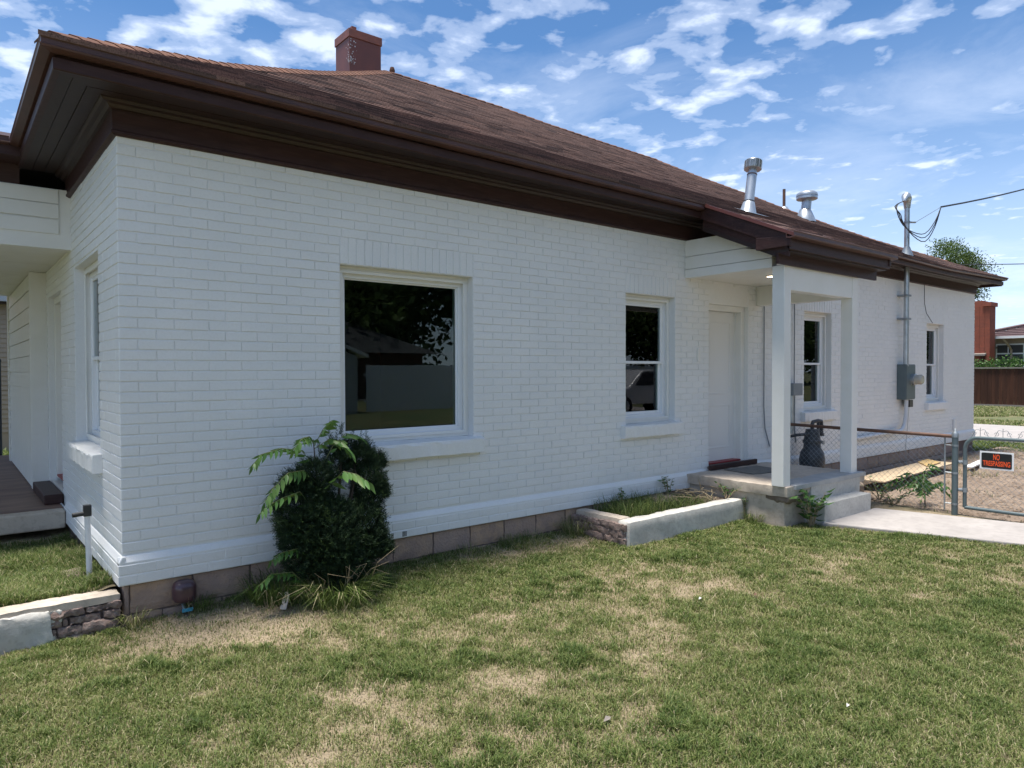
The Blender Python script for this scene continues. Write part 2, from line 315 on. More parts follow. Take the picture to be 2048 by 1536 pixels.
tag(blades('lawn_grass', x, y, lawn_z(x, y), h, wd, tint, .95), 'short patchy green and straw coloured lawn grass', 'grass')

# walk, drive, yard and verge
def walkpoly(o): return [(6.44+o, -1.47), (7.71, -1.47), (8.02, -2.7), (8.7, -5.4), (9.6, -9), (8.3, -9), (7.05, -3.3), (6.65, -2.1)]
mb = MB(); mb.prism(walkpoly(0), -.1, .045); mb.build('walkway', M['walk'], kind='structure', bevel=.012)
sheet('yard', np.arange(7.5, 18.0, .1), np.arange(-9.0, .05, .1), lambda x, y: -.01+.06*(fbm(x*1.1, y*1.1, 71, 4)-.5)+.05*np.exp(-((y+.35)/.3)**2)*fbm(x*2, y*2, 5, 3)-.12*np.exp(-((x-12.2)/.35)**2-((y+.25)/.22)**2), M['dirt'], hole=lambda x, y: (x < 8.15) & (y < -1.3))
mb = MB(); mb.box(18.2, 23.8, -60, 60, -.12, .02); mb.build('driveway', M['walk'], kind='structure')
mb = MB(); mb.box(-40, 17, -13.5, -9.2, -.14, -.03); mb.build('street', M['asphalt'], kind='structure')
# gravel and clods in the yard
def clods(name, n, fx, fy, zf, s0, s1, material, label, cat):
    base = np.array([[1,0,0],[-1,0,0],[0,1,0],[0,-1,0],[0,0,1],[0,0,-1]], float); tri = np.array([[0,2,4],[2,1,4],[1,3,4],[3,0,4],[2,0,5],[1,2,5],[3,1,5],[0,3,5]])
    x = fx(n); y = fy(n); s = s0+(s1-s0)*rng.random(n)**3
    V = (base[None]*(s[:, None, None]*(0.6+.8*rng.random((n, 6, 1))))*np.array([1, 1, .6])); a = rng.random(n)*6.28; c, q = np.cos(a)[:, None], np.sin(a)[:, None]
    V = np.stack([V[..., 0]*c-V[..., 1]*q, V[..., 0]*q+V[..., 1]*c, V[..., 2]], 2)+np.stack([x, y, zf(x, y)], 1)[:, None]
    T = (np.arange(n)*6)[:, None, None]+tri[None]
    return tag(np_obj(name, V.reshape(-1, 3), T.reshape(-1, 3), material, None, None, 'stuff'), label, cat)
clods('gravel', 9000, lambda n: rng.uniform(8.1, 16.5, n), lambda n: rng.uniform(-6, -.05, n), lambda x, y: -.012+.05*np.exp(-((y+.35)/.3)**2)*.5, .006, .05, M['dirt'], 'brown clods and gravel over the bare yard', 'gravel')
# sparse yard grass and verges
def scatter(name, n, x0, x1, y0, y1, z, h0, h1, w0, t0, t1, label, keep=None, thr=.5, sc=1.2, seed=90, lean=.8):
    x = rng.uniform(x0, x1, n); y = rng.uniform(y0, y1, n); k = fbm(x*sc, y*sc, seed, 3) > thr
    if keep is not None: k &= keep(x, y)
    x, y = x[k], y[k]; n = len(x); zz = z(x, y) if callable(z) else np.full(n, z)
    return tag(blades(name, x, y, zz, h0+(h1-h0)*rng.random(n), w0*(.7+.6*rng.random(n)), np.clip(t0+(t1-t0)*rng.random(n), 0, 1), lean), label, 'grass')
scatter('yard_weeds', 16000, 8.2, 15.5, -6, -.1, 0., .02, .10, .006, .15, .95, 'sparse dry weeds on the bare yard', thr=.60, sc=1.6)
scatter('verge_grass', 26000, 16.2, 18.2, -2, 6, -.05, .05, .12, .02, .1, .6, 'green grass strip before the concrete drive', thr=.25)
scatter('far_lawn_grass', 60000, 23.9, 36.5, -1, 9, -.05, .05, .13, .03, .15, .95, 'green and yellow grass strip before the brown fence', thr=.42, sc=.35)
scatter('foundation_weeds', 5200, 8.0, 9.6, -.45, -.03, 0., .06, .22, .006, .05, .5, 'green weeds along the foundation by the gas meter', thr=.42, sc=2.2)

# ------------------------------------------------------------------ house: walls and bricks
house = empty('brick_house', (0, 0, 0), 0, 'long single-storey house of white painted brick under a brown hipped roof', 'house')
CH, ZB, XE, YE = .0712, .27, 15.62, 9.6; ZT = 3.25
OPEN_F = [(1.571, 2.88, 1.08, 2.548), (4.96, 5.82, 1.08, 2.548), (6.49, 7.35, .45, 2.52), (8.79, 9.60, 1.08, 2.548), (13.19, 13.99, 1.08, 2.548)]   # x0 x1 z0 z1
OPEN_L = [(.76, 1.97, 1.08, 2.60), (2.90, 3.98, .5, 2.50)]                                                                                        # y0 y1 z0 z1
def wall_slabs(mb, a0, a1, z0, z1, opens, fn):
    cur = a0
    for (o0, o1, q0, q1) in opens:
        if o0 > cur: fn(mb, cur, o0, z0, z1)
        fn(mb, o0, o1, z0, q0); fn(mb, o0, o1, q1, z1); cur = o1
    fn(mb, cur, a1, z0, z1)
core = MB()
wall_slabs(core, .005, XE-.005, ZB, ZT, OPEN_F, lambda m, a, b, c, d: m.box(a, b, .0062, .34, c, d))
wall_slabs(core, .34, YE, ZB, ZT, OPEN_L, lambda m, a, b, c, d: m.box(.0062, .34, a, b, c, d))
core.box(XE-.34, XE-.005, .34, YE, ZB, ZT); core.box(.34, XE-.34, YE-.3, YE, ZB, ZT)
wall = core.build('wall', M['paint'], house)
mb = MB(); mb.box(.345, XE-.345, .345, YE-.31, .42, .46); mb.box(.345, XE-.345, .345, YE-.31, 2.75, 2.8); mb.box(7.6, 7.7, .345, YE-.31, .46, 2.75); mb.box(4.2, 4.3, .345, YE-.31, .46, 2.75); mb.box(11, 11.1, .345, YE-.31, .46, 2.75); mb.box(.345, XE-.345, 4.2, 4.3, .46, 2.75)
mb.build('interior', M['interior'], house)
# plinth: three lowest courses stand 25 mm proud under a sloping ledge
PL, PT, LT = .026, ZB+3*CH-.05, ZB+3*CH-.005       # proud, top of plinth, top of ledge
PT = ZB+.155; LT = ZB+.195
mb = MB(); 
mb.prof_x([(.02, ZB), (-PL+.004, ZB), (-PL+.004, PT), (-.001, LT), (.02, LT)], -PL+.004, XE+.02)
mb.prof_y([(.02, ZB), (-PL+.004, ZB), (-PL+.004, PT), (-.001, LT), (.02, LT)], -PL+.0041, 2.6)
mb.build('plinth', M['paint'], house, bevel=.006)

def brick_variant(Lb, Hb, seed):     # front at -y, origin at lower left of the front face
    r = random.Random(seed); q = lambda a: r.uniform(-a, a)
    out = []; nx = 4 if Lb > .15 else 2
    for i in range(nx): out.append((Lb*i/nx+(q(.008) if i else 0), 0))
    out.append((Lb, 0)); out.append((Lb, Hb*.5+q(.008)))
    for i in range(nx, 0, -1): out.append((Lb*i/nx+(q(.008) if i < nx else 0), Hb))
    out.append((0, Hb)); out.append((0, Hb*.5+q(.008)))
    out = [(x+q(.0019), z+q(.0015)) for x, z in out]; m = len(out); cx, cz = Lb/2, Hb/2; tx, tz, t0 = q(.004), q(.012), q(.0008)
    V = [(x, .011, z) for x, z in out]
    for ins, dep in ((.0004, .0024), (.0028, 0)):
        for x, z in out:
            V.append((x+math.copysign(ins, cx-x) if abs(x-cx) > .01 else x, dep+t0+tx*(x-cx)+tz*(z-cz)+q(.0003), z+math.copysign(ins, cz-z) if abs(z-cz) > .004 else z))
    V.append((cx, t0-.0004, cz)); c = len(V)-1
    T = []
    for lv in (0, 1):
        for i in range(m):
            j = (i+1) % m; a, b, e, d = lv*m+i, lv*m+j, (lv+1)*m+j, (lv+1)*m+i; T += [(a, b, e), (a, e, d)]
    T += [(2*m+i, 2*m+(i+1) % m, c) for i in range(m)]
    return np.array(V), np.array(T)
JT, JX = .0085, .0048
VARS = {}
def variants(kind, Lb, Hb, n): VARS[kind] = [brick_variant(Lb-(JX if kind != 'soldier' else JT), Hb-(JT if kind != 'soldier' else JX), hash((kind, i)) % 9999 + i*17 + len(kind)) for i in range(n)]
SL = .2265
variants('stretcher', SL, CH, 14); variants('half', SL/2, CH, 8); variants('quarter', SL/4, CH, 5); variants('three', SL*.75, CH, 5); variants('soldier', CH, .214, 8)
BR = []        # (kind, variant, pos, axis, proud, sx, area)
def course(a0, a1, z, start_half, axis, proud=0., zs=1.):
    a = a0; first = True
    while a < a1-.012:
        l = SL/2 if (first and start_half) else SL
        first = False
        if a+l > a1: l = a1-a
        if a1-(a+l) < .05: l = a1-a
        for kd, kl in (('stretcher', SL), ('three', SL*.75), ('half', SL/2), ('quarter', SL/4)):
            if l > kl*.84: break
        BR.append((kd, a, z, axis, proud, l/kl, zs)); a += l
def rowspans(a0, a1, z0, z1, opens, soldiers):
    spans = [(a0, a1)]
    for (o0, o1, q0, q1) in opens:
        top = q1+(.2136 if soldiers else 0)
        if z1 > q0-.0 and z0 < top-.001 and z0 > q0-CH*.6:
            new = []
            for s0, s1 in spans:
                if o1 <= s0 or o0 >= s1: new.append((s0, s1)); continue
                if o0-s0 > .02: new.append((s0, o0))
                if s1-o1 > .02: new.append((o1, s1))
            spans = new
    return spans
kz = 0
while ZB+kz*CH < ZT-.03:
    z = ZB+kz*CH; pr = PL if kz < 2 else 0.
    if abs(kz-2) > .5:
        for s0, s1 in rowspans(-pr, XE+pr*.8, z, z+CH, OPEN_F, True): course(s0, s1, z, (kz % 2 == 0) == (s0 <= .01), 'x', pr)
        for s0, s1 in rowspans(-pr, 4.25, z, z+CH, OPEN_L, False): course(s0, s1, z, (kz % 2 == 1) == (s0 <= .01), 'y', pr)
    kz += 1
for (o0, o1, q0, q1) in OPEN_F[:2]+OPEN_F[3:]:
    nb = round((o1-o0)/CH); ww = (o1-o0)/nb
    for i in range(nb): BR.append(('soldier', o0+i*ww, q1, 'x', 0., ww/CH, 1.))
scored = []
for i, (kd, a, z, ax, pr, sx, zs) in enumerate(BR):
    if ax == 'x': P = [(a, -pr, z), (a+.2*sx, -pr, z), (a, -pr, z+CH)]
    else: P = [(-pr, a, z), (-pr, a+.2*sx, z), (-pr, a, z+CH)]
    q = [project(p) for p in P]; vis = -40 < q[0][0] < 2100
    lx = {'stretcher': 1, 'three': .75, 'half': .5, 'quarter': .25, 'soldier': .95}[kd]
    scored.append((abs((q[1][0]-q[0][0])*(q[2][1]-q[0][1]))*lx if vis else 0, i))
scored.sort(reverse=True); single = set(i for _, i in scored[:300])
BM = {k: [] for k in VARS}
for k, vl in VARS.items():
    for V, T in vl:
        me = bpy.data.meshes.new('brick'); me.from_pydata(V.tolist(), [], T.tolist()); me.materials.append(M['paint']); BM[k].append(me)
VV, TT, off = [], [], 0; rb = random.Random(5)
for i, (kd, a, z, ax, pr, sx, zs) in enumerate(BR):
    vi = rb.randrange(len(VARS[kd])); g, gx = JT/2, JX/2; dep = rb.uniform(-.0012, .0012)
    if ax == 'x': loc, rz = (a+gx*sx, -pr+dep, z+g), 0
    else: loc, rz = (-pr+dep, a+gx*sx, z+g), 1
    if i in single:
        o = link('brick', BM[kd][vi], wall, loc, 0); o.scale = (sx, 1, zs)
        if rz: o.rotation_euler = (0, 0, math.pi/2); o.scale = (sx, -1, zs)
    else:
        V, T = VARS[kd][vi]; P = V*np.array([sx, 1, zs])
        if rz: P = np.stack([P[:, 1], P[:, 0], P[:, 2]], 1); T = T[:, ::-1]
        VV.append(P+np.array(loc)); TT.append(T+off); off += len(V)
np_obj('brickwork', np.concatenate(VV), np.concatenate(TT), M['paint'], wall, None, 'stuff')

# foundation blocks
mb = MB(); mb.box(.012, XE-.012, .012, .3, -.4, ZB-.004); mb.box(.012, .3, .3, 9, -.4, ZB-.004); fnd = mb.build('foundation', M['joint'], house)
def slab_variant(Lb, Hb, D, seed, rough=.004, nx=8, nz=4, edge=.006, mater=None, name='block'):
    r = np.random.default_rng(seed); X, Z = np.meshgrid(np.linspace(0, Lb, nx+1), np.linspace(0, Hb, nz+1)); Y = r.normal(0, rough, X.shape)-rough
    ed = (X == 0) | (X == Lb) | (Z == 0) | (Z == Hb); Y[ed] = edge+r.normal(0, rough*.5, ed.sum()); X = X+np.where(ed, r.normal(0, .0025, X.shape), r.normal(0, .002, X.shape)); Z = Z+r.normal(0, .002, Z.shape)
    V = np.stack([X.ravel(), Y.ravel(), Z.ravel()], 1).tolist(); w_ = nx+1; F = [(j*w_+i, j*w_+i+1, (j+1)*w_+i+1, (j+1)*w_+i) for j in range(nz) for i in range(nx)]
    loop = [i for i in range(w_)]+[j*w_+nx for j in range(1, nz+1)]+[nz*w_+i for i in range(nx-1, -1, -1)]+[j*w_ for j in range(nz-1, 0, -1)]
    b = len(V); V += [(V[i][0], D, V[i][2]) for i in loop]; m = len(loop); F += [(loop[(i+1) % m], loop[i], b+i, b+(i+1) % m) for i in range(m)]
    me = bpy.data.meshes.new(name); me.from_pydata(V, [], F); me.materials.append(mater); smooth_mesh(me, 50); return me
FB = [slab_variant(.388, .188, .06, 200+i, .0025, mater=M['block']) for i in range(6)]
for row, (z, sh) in enumerate(((.072, .043), (-.128, -.16))):
    for i in range(0, 38):
        x = sh+.4*i-.4*(row == 0)
        if x+.388 < 0 or x > XE-.1: continue
        o = link('block', FB[(i*3+row*2) % 6], fnd, (max(x, .006)+.005, .002, z)); 
        if x < 0: o.scale = ((.388+x)/.388, 1, 1)

# ------------------------------------------------------------------ windows and doors
def frame_parts(name, x0, x1, z0, z1, hung, deep=.13, axis='x'):
    """window in an opening: brick-mould trim, vinyl frame, sashes, panes, sill (built facing -y, then turned for the short wall)"""
    wr = empty(name, (0, 0, 0)); wr.parent = house
    def ring(a0, a1, c0, c1, t, y0, y1, nm, m, par, bev=.003):
        b = MB(); b.box(a0, a1, y0, y1, c0, c0+t); b.box(a0, a1, y0, y1, c1-t, c1); b.box(a0, a0+t, y0, y1, c0+t, c1-t); b.box(a1-t, a1, y0, y1, c0+t, c1-t); return b.build(nm, m, par, bevel=bev)
    t1, t2 = .045, .045
    zs = z0+.012
    ring(x0, x1, zs, z1, t1, .085, .2, 'trim', M['trim'], wr)
    ring(x0+.03, x1-.03, zs+.03, z1-.03, .028, .072, .085, 'brick_mould', M['trim'], wr)
    a0, a1, c0, c1 = x0+t1, x1-t1, zs+t1, z1-t1
    ring(a0, a1, c0, c1, t2, .115, .2, 'frame', M['vinyl'], wr)
    a0 += t2; a1 -= t2; c0 += t2; c1 -= t2
    if not hung:
        b = MB(); b.box(a0-.005, a1+.005, .150, .156, c0-.005, c1+.005); b.build('pane', M['glass'], wr)
        ring(a0, a1, c0, c1, .012, .135, .150, 'glazing_bead', M['vinyl'], wr, .002)
    else:
        cm = c0+(c1-c0)*.475
        s1 = ring(a0, a1, c0, cm+.02, .035, .150, .180, 'lower_sash', M['vinyl'], wr); b = MB(); b.box(a0+.03, a1-.03, .163, .168, c0+.03, cm-.01); b.build('pane', M['glass'], s1)
        s2 = ring(a0, a1, cm-.02, c1, .030, .120, .149, 'upper_sash', M['vinyl'], wr); b = MB(); b.box(a0+.025, a1-.025, .133, .138, cm+.005, c1-.025); b.build('pane', M['glass'], s2)
    r = np.random.default_rng(abs(int(x0*100))); b = MB(); nn = 26; xs = np.linspace(x0-.085, x1+.085, nn)
    prof = [(.10, z0-.135), (-.062, z0-.135), (-.066, z0-.13), (-.068, z0-.03), (-.066, z0-.012), (-.060, z0-.004), (.005, z0+.006), (.10, z0+.012)]
    vs = []; 
    for xx in xs: vs += [(xx+r.normal(0, .001), y+(r.normal(0, .0022) if y < .05 else 0), z+(r.normal(0, .0022))) for y, z in prof]
    npf = len(prof); fs = [(i*npf+j, (i+1)*npf+j, (i+1)*npf+(j+1) % npf, i*npf+(j+1) % npf) for i in range(nn-1) for j in range(npf)]+[tuple(range(npf)), tuple(range(nn*npf-1, (nn-1)*npf-1, -1))]
    b.add(vs, [f[::-1] for f in fs]); b.build('sill', M['paint'], wr)
    return wr
frame_parts('picture_window', 1.571, 2.88, 1.08, 2.548, False)
for x0, x1 in ((4.96, 5.82), (8.79, 9.60), (13.19, 13.99)): frame_parts('window', x0, x1, 1.08, 2.548, True)
wl = frame_parts('window', -1.97, -.76, 1.08, 2.60, True); wl.rotation_euler = (0, 0, -math.pi/2)     # (x,y)->(y,-x): faces -x
def panel_door(x0, x1, z0, z1, y):
    d = empty('door', (0, 0, 0)); d.parent = house
    b = MB(); t = .07
    for (a, c, e, f) in ((x0, x0+t, z0, z1), (x1-t, x1, z0, z1), (x0+t, x1-t, z1-t, z1)): b.box(a, c, .06, y+.08, e, f)
    b.box(x0+t, x0+t+.015, y-.02, y+.02, z0, z1-t); b.box(x1-t-.015, x1-t, y-.02, y+.02, z0, z1-t)
    b.build('door_frame', M['trim'], d, bevel=.004)
    l = MB(); a0, a1, c0, c1 = x0+t+.004, x1-t-.004, z0+.05, z1-t-.004; l.box(a0, a1, y, y+.045, c0, c1); leaf = l.build('door_leaf', M['door'], d)
    for (p0, p1) in ((c0+.16, c0+.72), (c0+.86, c1-.13)):
        b = MB(); s = .012; 
        b.box(a0+.11, a1-.11, y-.009, y+.001, p0, p0+s); b.box(a0+.11, a1-.11, y-.009, y+.001, p1-s, p1); b.box(a0+.11, a0+.11+s, y-.009, y+.001, p0+s, p1-s); b.box(a1-.11-s, a1-.11, y-.009, y+.001, p0+s, p1-s); b.box(a0+.15, a1-.15, y-.003, y+.001, p0+.04, p1-.04)
        b.build('panel_moulding', M['door'], leaf, bevel=.002)
    b = MB(); b.box(x0+t, x1-t, y-.10, y+.05, z0+.03, z0+.047); b.build('threshold', M['red'], d)
    return d
dr1 = panel_door(6.49, 7.35, .47, 2.52, .16)
mb = MB(); mb.box(6.47, 7.37, -.035, .10, .452, .494); mb.build('step_board', M['greywood'], dr1)
mb = MB(); mb.box(6.43, 7.46, -.075, -.036, .452, .515); mb.build('sill_board', M['brown'], dr1, bevel=.006)
dl = panel_door(-3.98, -2.90, .52, 2.50, .16); dl.rotation_euler = (0, 0, -math.pi/2)
mb = MB(); mb.box(-.16, .0, 2.86, 3.95, .405, .50); mb.build('sill_board', M['brown'], dl.parent and house, bevel=.01)

# ------------------------------------------------------------------ eaves
def ez(x): return float(np.interp(x, [-.5, 1.4, 2.85, 5.7, 9, 13, 16.1], [0, -.01, -.02, -.045, -.07, -.11, -.05]))
def sweep_x(prof, x0, x1, name, m, parent, dz=ez, step=.6, mitre=False, smooth=False):
    n = max(2, int((x1-x0)/step)+1); xs = np.linspace(x0, x1, n); b = MB(); k = len(prof); vs = []
    for i, xx in enumerate(xs): vs += [((y if (mitre and i == 0) else xx), y, z+dz(xx)) for y, z in prof]
    b.add(vs, [((i+1)*k+j, i*k+j, i*k+(j+1) % k, (i+1)*k+(j+1) % k) for i in range(n-1) for j in range(k)]+[tuple(range(k)), tuple(range(n*k-1, (n-1)*k-1, -1))])
    return b.build(name, m, parent, smooth)
def sweep_y(prof, y0, y1, name, m, parent, mitre=True):
    b = MB(); k = len(prof); vs = [(x, x if mitre else y0, z) for x, z in prof]+[(x, y1, z) for x, z in prof]
    b.add(vs, [(j, k+j, k+(j+1) % k, (j+1) % k) for j in range(k)]+[tuple(range(k-1, -1, -1)), tuple(range(k, 2*k))]); return b.build(name, m, parent)
Z0 = lambda x: 0.
ONE = lambda p: p
FR = [(.0, 3.236), (-.012, 3.236), (-.034, 3.248), (-.034, 3.262), (-.026, 3.27), (-.026, 3.45), (.0, 3.45)]
frieze = sweep_x(FR, 0, XE+.03, 'frieze_board', M['brown'], house, Z0, 20, True); sweep_y(FR, 0, 2.25, 'frieze_board', M['brown'], house)
CR = [(-.026, 3.40), (-.045, 3.405), (-.06, 3.425), (-.085, 3.432), (-.10, 3.446), (-.10, 3.462), (-.026, 3.462)]
sweep_x(CR, 0, XE+.1, 'crown_moulding', M['soffit'], house, Z0, 20, True); sweep_y(CR, 0, 2.25, 'crown_moulding', M['soffit'], house)
XR = 16.02; YP = 2.05
for i, (a, b) in enumerate(((.36, .276), (.272, .190), (.186, .09))):
    m1_ = MB(); m1_.prism([(-a, -a), (XR, -a), (XR, -b), (-b, -b)], 3.452+.002*(i % 2), 3.47); m1_.build('soffit_board', M['soffit'], house)
    m1_ = MB(); m1_.prism([(-a, -a), (-b, -b), (-b, 2.2), (-a, 2.2)], 3.452+.002*(i % 2), 3.47); m1_.build('soffit_board', M['soffit'], house)
m1_ = MB(); m1_.prism([(XE-.05, -.09), (XR, -.09), (XR, 9.9), (XE-.05, 9.9)], 3.454, 3.47); m1_.build('soffit_board', M['soffit'], house)
FA = [(-.345, 3.448), (-.378, 3.444), (-.384, 3.450), (-.386, 3.512), (-.374, 3.520), (-.356, 3.522), (-.352, 3.60), (-.345, 3.60)]
sweep_x(FA, 0, XR, 'fascia', M['brown'], house, lambda x: ez(x)*.6, .7, True); sweep_y(FA, 0, 2.2, 'fascia', M['brown'], house)
mb = MB(); mb.box(XR-.03, XR+.005, -.36, 9.9, 3.40, 3.50); mb.build('fascia', M['brown'], house)
GU = [(-.356, 3.595), (-.358, 3.540), (-.40, 3.532), (-.452, 3.542), (-.456, 3.552), (-.447, 3.560), (-.447, 3.588), (-.455, 3.598), (-.450, 3.601), (-.440, 3.592), (-.440, 3.553), (-.40, 3.545), (-.366, 3.550), (-.364, 3.595)]
sweep_x(GU, 0, 5.76, 'gutter', M['gutter'], house, ez, .7, True); sweep_y(GU, 0, 2.15, 'gutter', M['gutter'], house)
# drip edge without gutter on the far half
sweep_x([(-.352, 3.555), (-.43, 3.560), (-.45, 3.572), (-.45, 3.592), (-.352, 3.60)], 8.15, XR+.03, 'drip_edge', M['gutter'], house, ez, .7)

# ------------------------------------------------------------------ roof
PY = [-.455, .05, .48, .947, 1.41, 1.78, 2.55, 3.29, 3.9, 4.75]; PZ = [3.600, 3.845, 4.057, 4.277, 4.527, 4.729, 5.159, 5.595, 5.966, 6.482]
RY = [-.455, .2, .97, 1.38, 1.97, 2.47, 2.94, 3.55, 3.7, 3.95, 4.32, 4.38, 4.51]; RX = [16.06, 14.6, 13.2, 12.4, 11.6, 11.3, 10.4, 9.75, 8.6, 7.42, 6.6, 6.1, 4.74]
def roof_z(x, y): return np.interp(y, PY, PZ)+np.interp(x, [-.5, 1.4, 2.85, 5.7, 9, 13, 16.1], [0, -.01, -.02, -.045, -.07, -.11, -.05])*np.maximum(0, 1-(y+.45)/5)
def xr(y): return float(np.interp(y, RY, RX))
def xl(y): return min(y, 4.5)
YA = 4.51
deck = MB(); ys = np.linspace(-.44, YA, 24); rows = []
for y in ys: rows.append([(a, y, float(roof_z(a, y))-.012) for a in np.linspace(xl(y), xr(y), 14)])
for j in range(len(ys)-1):
    for i in range(13): deck.add([rows[j][i], rows[j][i+1], rows[j+1][i+1], rows[j+1][i]], [(0, 1, 2, 3)])
for j in range(len(ys)-1):       # left slope mirrors the front one
    a, b = ys[j], ys[j+1]; za, zb = float(np.interp(a, PY, PZ))-.012, float(np.interp(b, PY, PZ))-.012
    deck.add([(a, a, za), (b, b, zb), (b, 9.4-b, zb), (a, 9.4-a, za)], [(0, 1, 2, 3)])
rb_ = [(xr(y), y, float(roof_z(xr(y), y))-.012) for y in ys]           # rear slopes
for j in range(len(ys)-1):
    p, q = rb_[j], rb_[j+1]; deck.add([p, q, (q[0], 9.85, 3.58), (p[0], 9.85, 3.58)], [(0, 3, 2, 1)])
deck.add([(4.5, 4.51, 6.32), rb_[-1], (rb_[-1][0], 9.85, 3.58), (-.44, 9.85, 3.58)], [(0, 1, 2, 3)])
deck.add([(-.42, -.42, 3.57), (XR, -.42, 3.50), (XR, 9.8, 3.50), (-.42, 9.8, 3.57)], [(0, 3, 2, 1)])
roof = deck.build('roof', M['deck'], house)
# shingles: courses of tabs, each tab a thin wedge with its butt edge showing
TABS = []      # (corners low-left, low-right, up-right, up-left on surface, thickness)
sl = [(-.455, 0.)]
yy = -.462; course_y = [yy]; 
while yy < YA-.02:
    s = (np.interp(yy+.05, PY, PZ)-np.interp(yy, PY, PZ))/.05; yy += .128/math.sqrt(1+s*s); course_y.append(min(yy, YA))
rs = random.Random(3)
for c in range(len(course_y)-1):
    y0, y1 = course_y[c], course_y[c+1]; a = xl(y0)-.02-rs.random()*.15; xe_ = xr(y0)
    while a < xe_:
        wdt = rs.choice((.15, .18, .22, .26, .33))*rs.uniform(.9, 1.1); b = a+wdt
        L0, L1 = max(a, xl(y0)), max(min(a, xr(y1)), xl(y1)); R0, R1 = min(b, xe_), max(min(b, xr(y1)), L1+.002)
        if R0-L0 > .02: TABS.append((L0, R0, L1, R1, y0, y1, rs.choice((.0145, .0155, .0155, .017)), min(1, max(0, rs.gauss(.48, .17)))))
        a = b
def tab_geo(t):
    L0, R0, L1, R1, y0, y1, th, tone = t; f = lambda x, y, d: (x, y, float(roof_z(x, y))+d); j = rs.uniform(-.0015, .0015)
    return [f(L0, y0+j+.004, -.01), f(R0, y0+j+.004, -.01), f(R0, y0+j, th), f(L0, y0+j, th), f(L1, y1+.012, .004), f(R1, y1+.012, .004)], [(0, 1, 2, 3), (3, 2, 5, 4), (0, 3, 4), (1, 5, 2)]
def tscore(t):
    q = [project((t[0], t[4], float(roof_z(t[0], t[4])))), project((t[1], t[4], float(roof_z(t[1], t[4])))), project((t[0], t[5], float(roof_z(t[0], t[5]))))]
    return abs((q[1][0]-q[0][0])*(q[2][1]-q[0][1])-(q[1][1]-q[0][1])*(q[2][0]-q[0][0]))
order = sorted(range(len(TABS)), key=lambda i: -tscore(TABS[i])); top = set(order[:300]); V, F, tn = [], [], []
for i, t in enumerate(TABS):
    vs_, fs_ = tab_geo(t)
    if i in top:
        me = bpy.data.meshes.new('shingle'); me.from_pydata(vs_, [], fs_); me.materials.append(M['shingle']); link('shingle', me, roof)
    else:
        b = len(V); V += vs_; F += [tuple(k+b for k in f) for f in fs_]; tn += [t[7]]*len(vs_)
me = bpy.data.meshes.new('shingle_field'); me.from_pydata(V, [], F); at = me.attributes.new('tone', 'FLOAT', 'POINT'); at.data.foreach_set('value', tn); me.materials.append(M['shingle_a'])
o = link('shingle_field', me, roof); o['kind'] = 'stuff'
# hip and ridge caps
def caps(path, wdt=.11, step=.14, tilt=.013, nm='ridge_cap', m=None):
    P = [Vector(p) for p in path]; seg = [(P[i], P[i+1]) for i in range(len(P)-1)]
    for a, b in seg:
        n_ = max(1, int((b-a).length/step)); t = (b-a).normalized(); s = t.cross(Vector((0, 0, 1))).normalized(); u = s.cross(t)
        for i in range(n_):
            p = a+(b-a)*(i/n_); q = p+t*(step*1.25); g = []
            for c, up in ((p, tilt), (q, .006)):
                for k in (-1, -.5, 0, .5, 1): g.append(c+s*wdt*k+u*(up-.055*abs(k)**1.5))
            me_ = bpy.data.meshes.new(nm); me_.from_pydata([tuple(v) for v in g]+[tuple(v-u*.012) for v in g[:5]], [], [(k, k+1, k+6, k+5) for k in range(4)]+[(10+k, 11+k, k+1, k) for k in range(4)]); me_.materials.append(m or M['cap']); link(nm, me_, roof)
caps([(y, y, float(np.interp(y, PY, PZ))+.012) for y in (-.40, .05, .48, .947, 1.41, 1.78, 2.55, 3.29, 3.9, 4.5)])
caps([(xr(y), y, float(roof_z(xr(y), y))+.004) for y in (.2, .97, 1.38, 1.97, 2.47, 2.94, 3.55, 3.7, 3.95, 4.32, 4.38, 4.51)], .1, .15, .018)
caps([(4.74, 4.51, 6.345), (4.5, 4.51, 6.345)], .1, .15)
# porch roof: shed continuing the slope over the side porch
PXA, PXB = 5.79, 8.12
def pz(y): return 3.557+(y+.42)*.452
mb = MB()
mb.add([(PXA, -.40, pz(-.40)-.02), (PXA, -1.47, pz(-1.47)-.02), (PXB, -1.47, pz(-1.47)-.02), (PXB, -.40, pz(-.40)-.02), (PXA, -.40, pz(-.40)+.006), (PXA, -1.47, pz(-1.47)+.006), (PXB, -1.47, pz(-1.47)+.006), (PXB, -.40, pz(-.40)+.006)], [(0, 1, 2, 3)[::-1], (4, 5, 6, 7), (0, 1, 5, 4)[::-1], (1, 2, 6, 5)[::-1], (2, 3, 7, 6)[::-1], (3, 0, 4, 7)[::-1]])
proof = mb.build('porch_roof', M['deck'], house)
yc = -1.50
while yc < -.45:
    a = PXA-.02-rs.random()*.1
    while a < PXB+.02:
        b = min(a+rs.choice((.16, .2, .26, .33)), PXB+.03); l = max(a, PXA-.02)
        if b-l > .02:
            th = rs.choice((.008, .012, .018)); v_ = [(l, yc, pz(yc)-.008), (b, yc, pz(yc)-.008), (b, yc, pz(yc)+th+.004), (l, yc, pz(yc)+th+.004), (l, yc+.13, pz(yc+.13)+.008), (b, yc+.13, pz(yc+.13)+.008)]
            me = bpy.data.meshes.new('shingle'); me.from_pydata(v_, [], [(0, 1, 2, 3), (3, 2, 5, 4), (0, 3, 4), (1, 5, 2)]); me.materials.append(M['shingle']); link('shingle', me, proof)
        a = b
    yc += .117
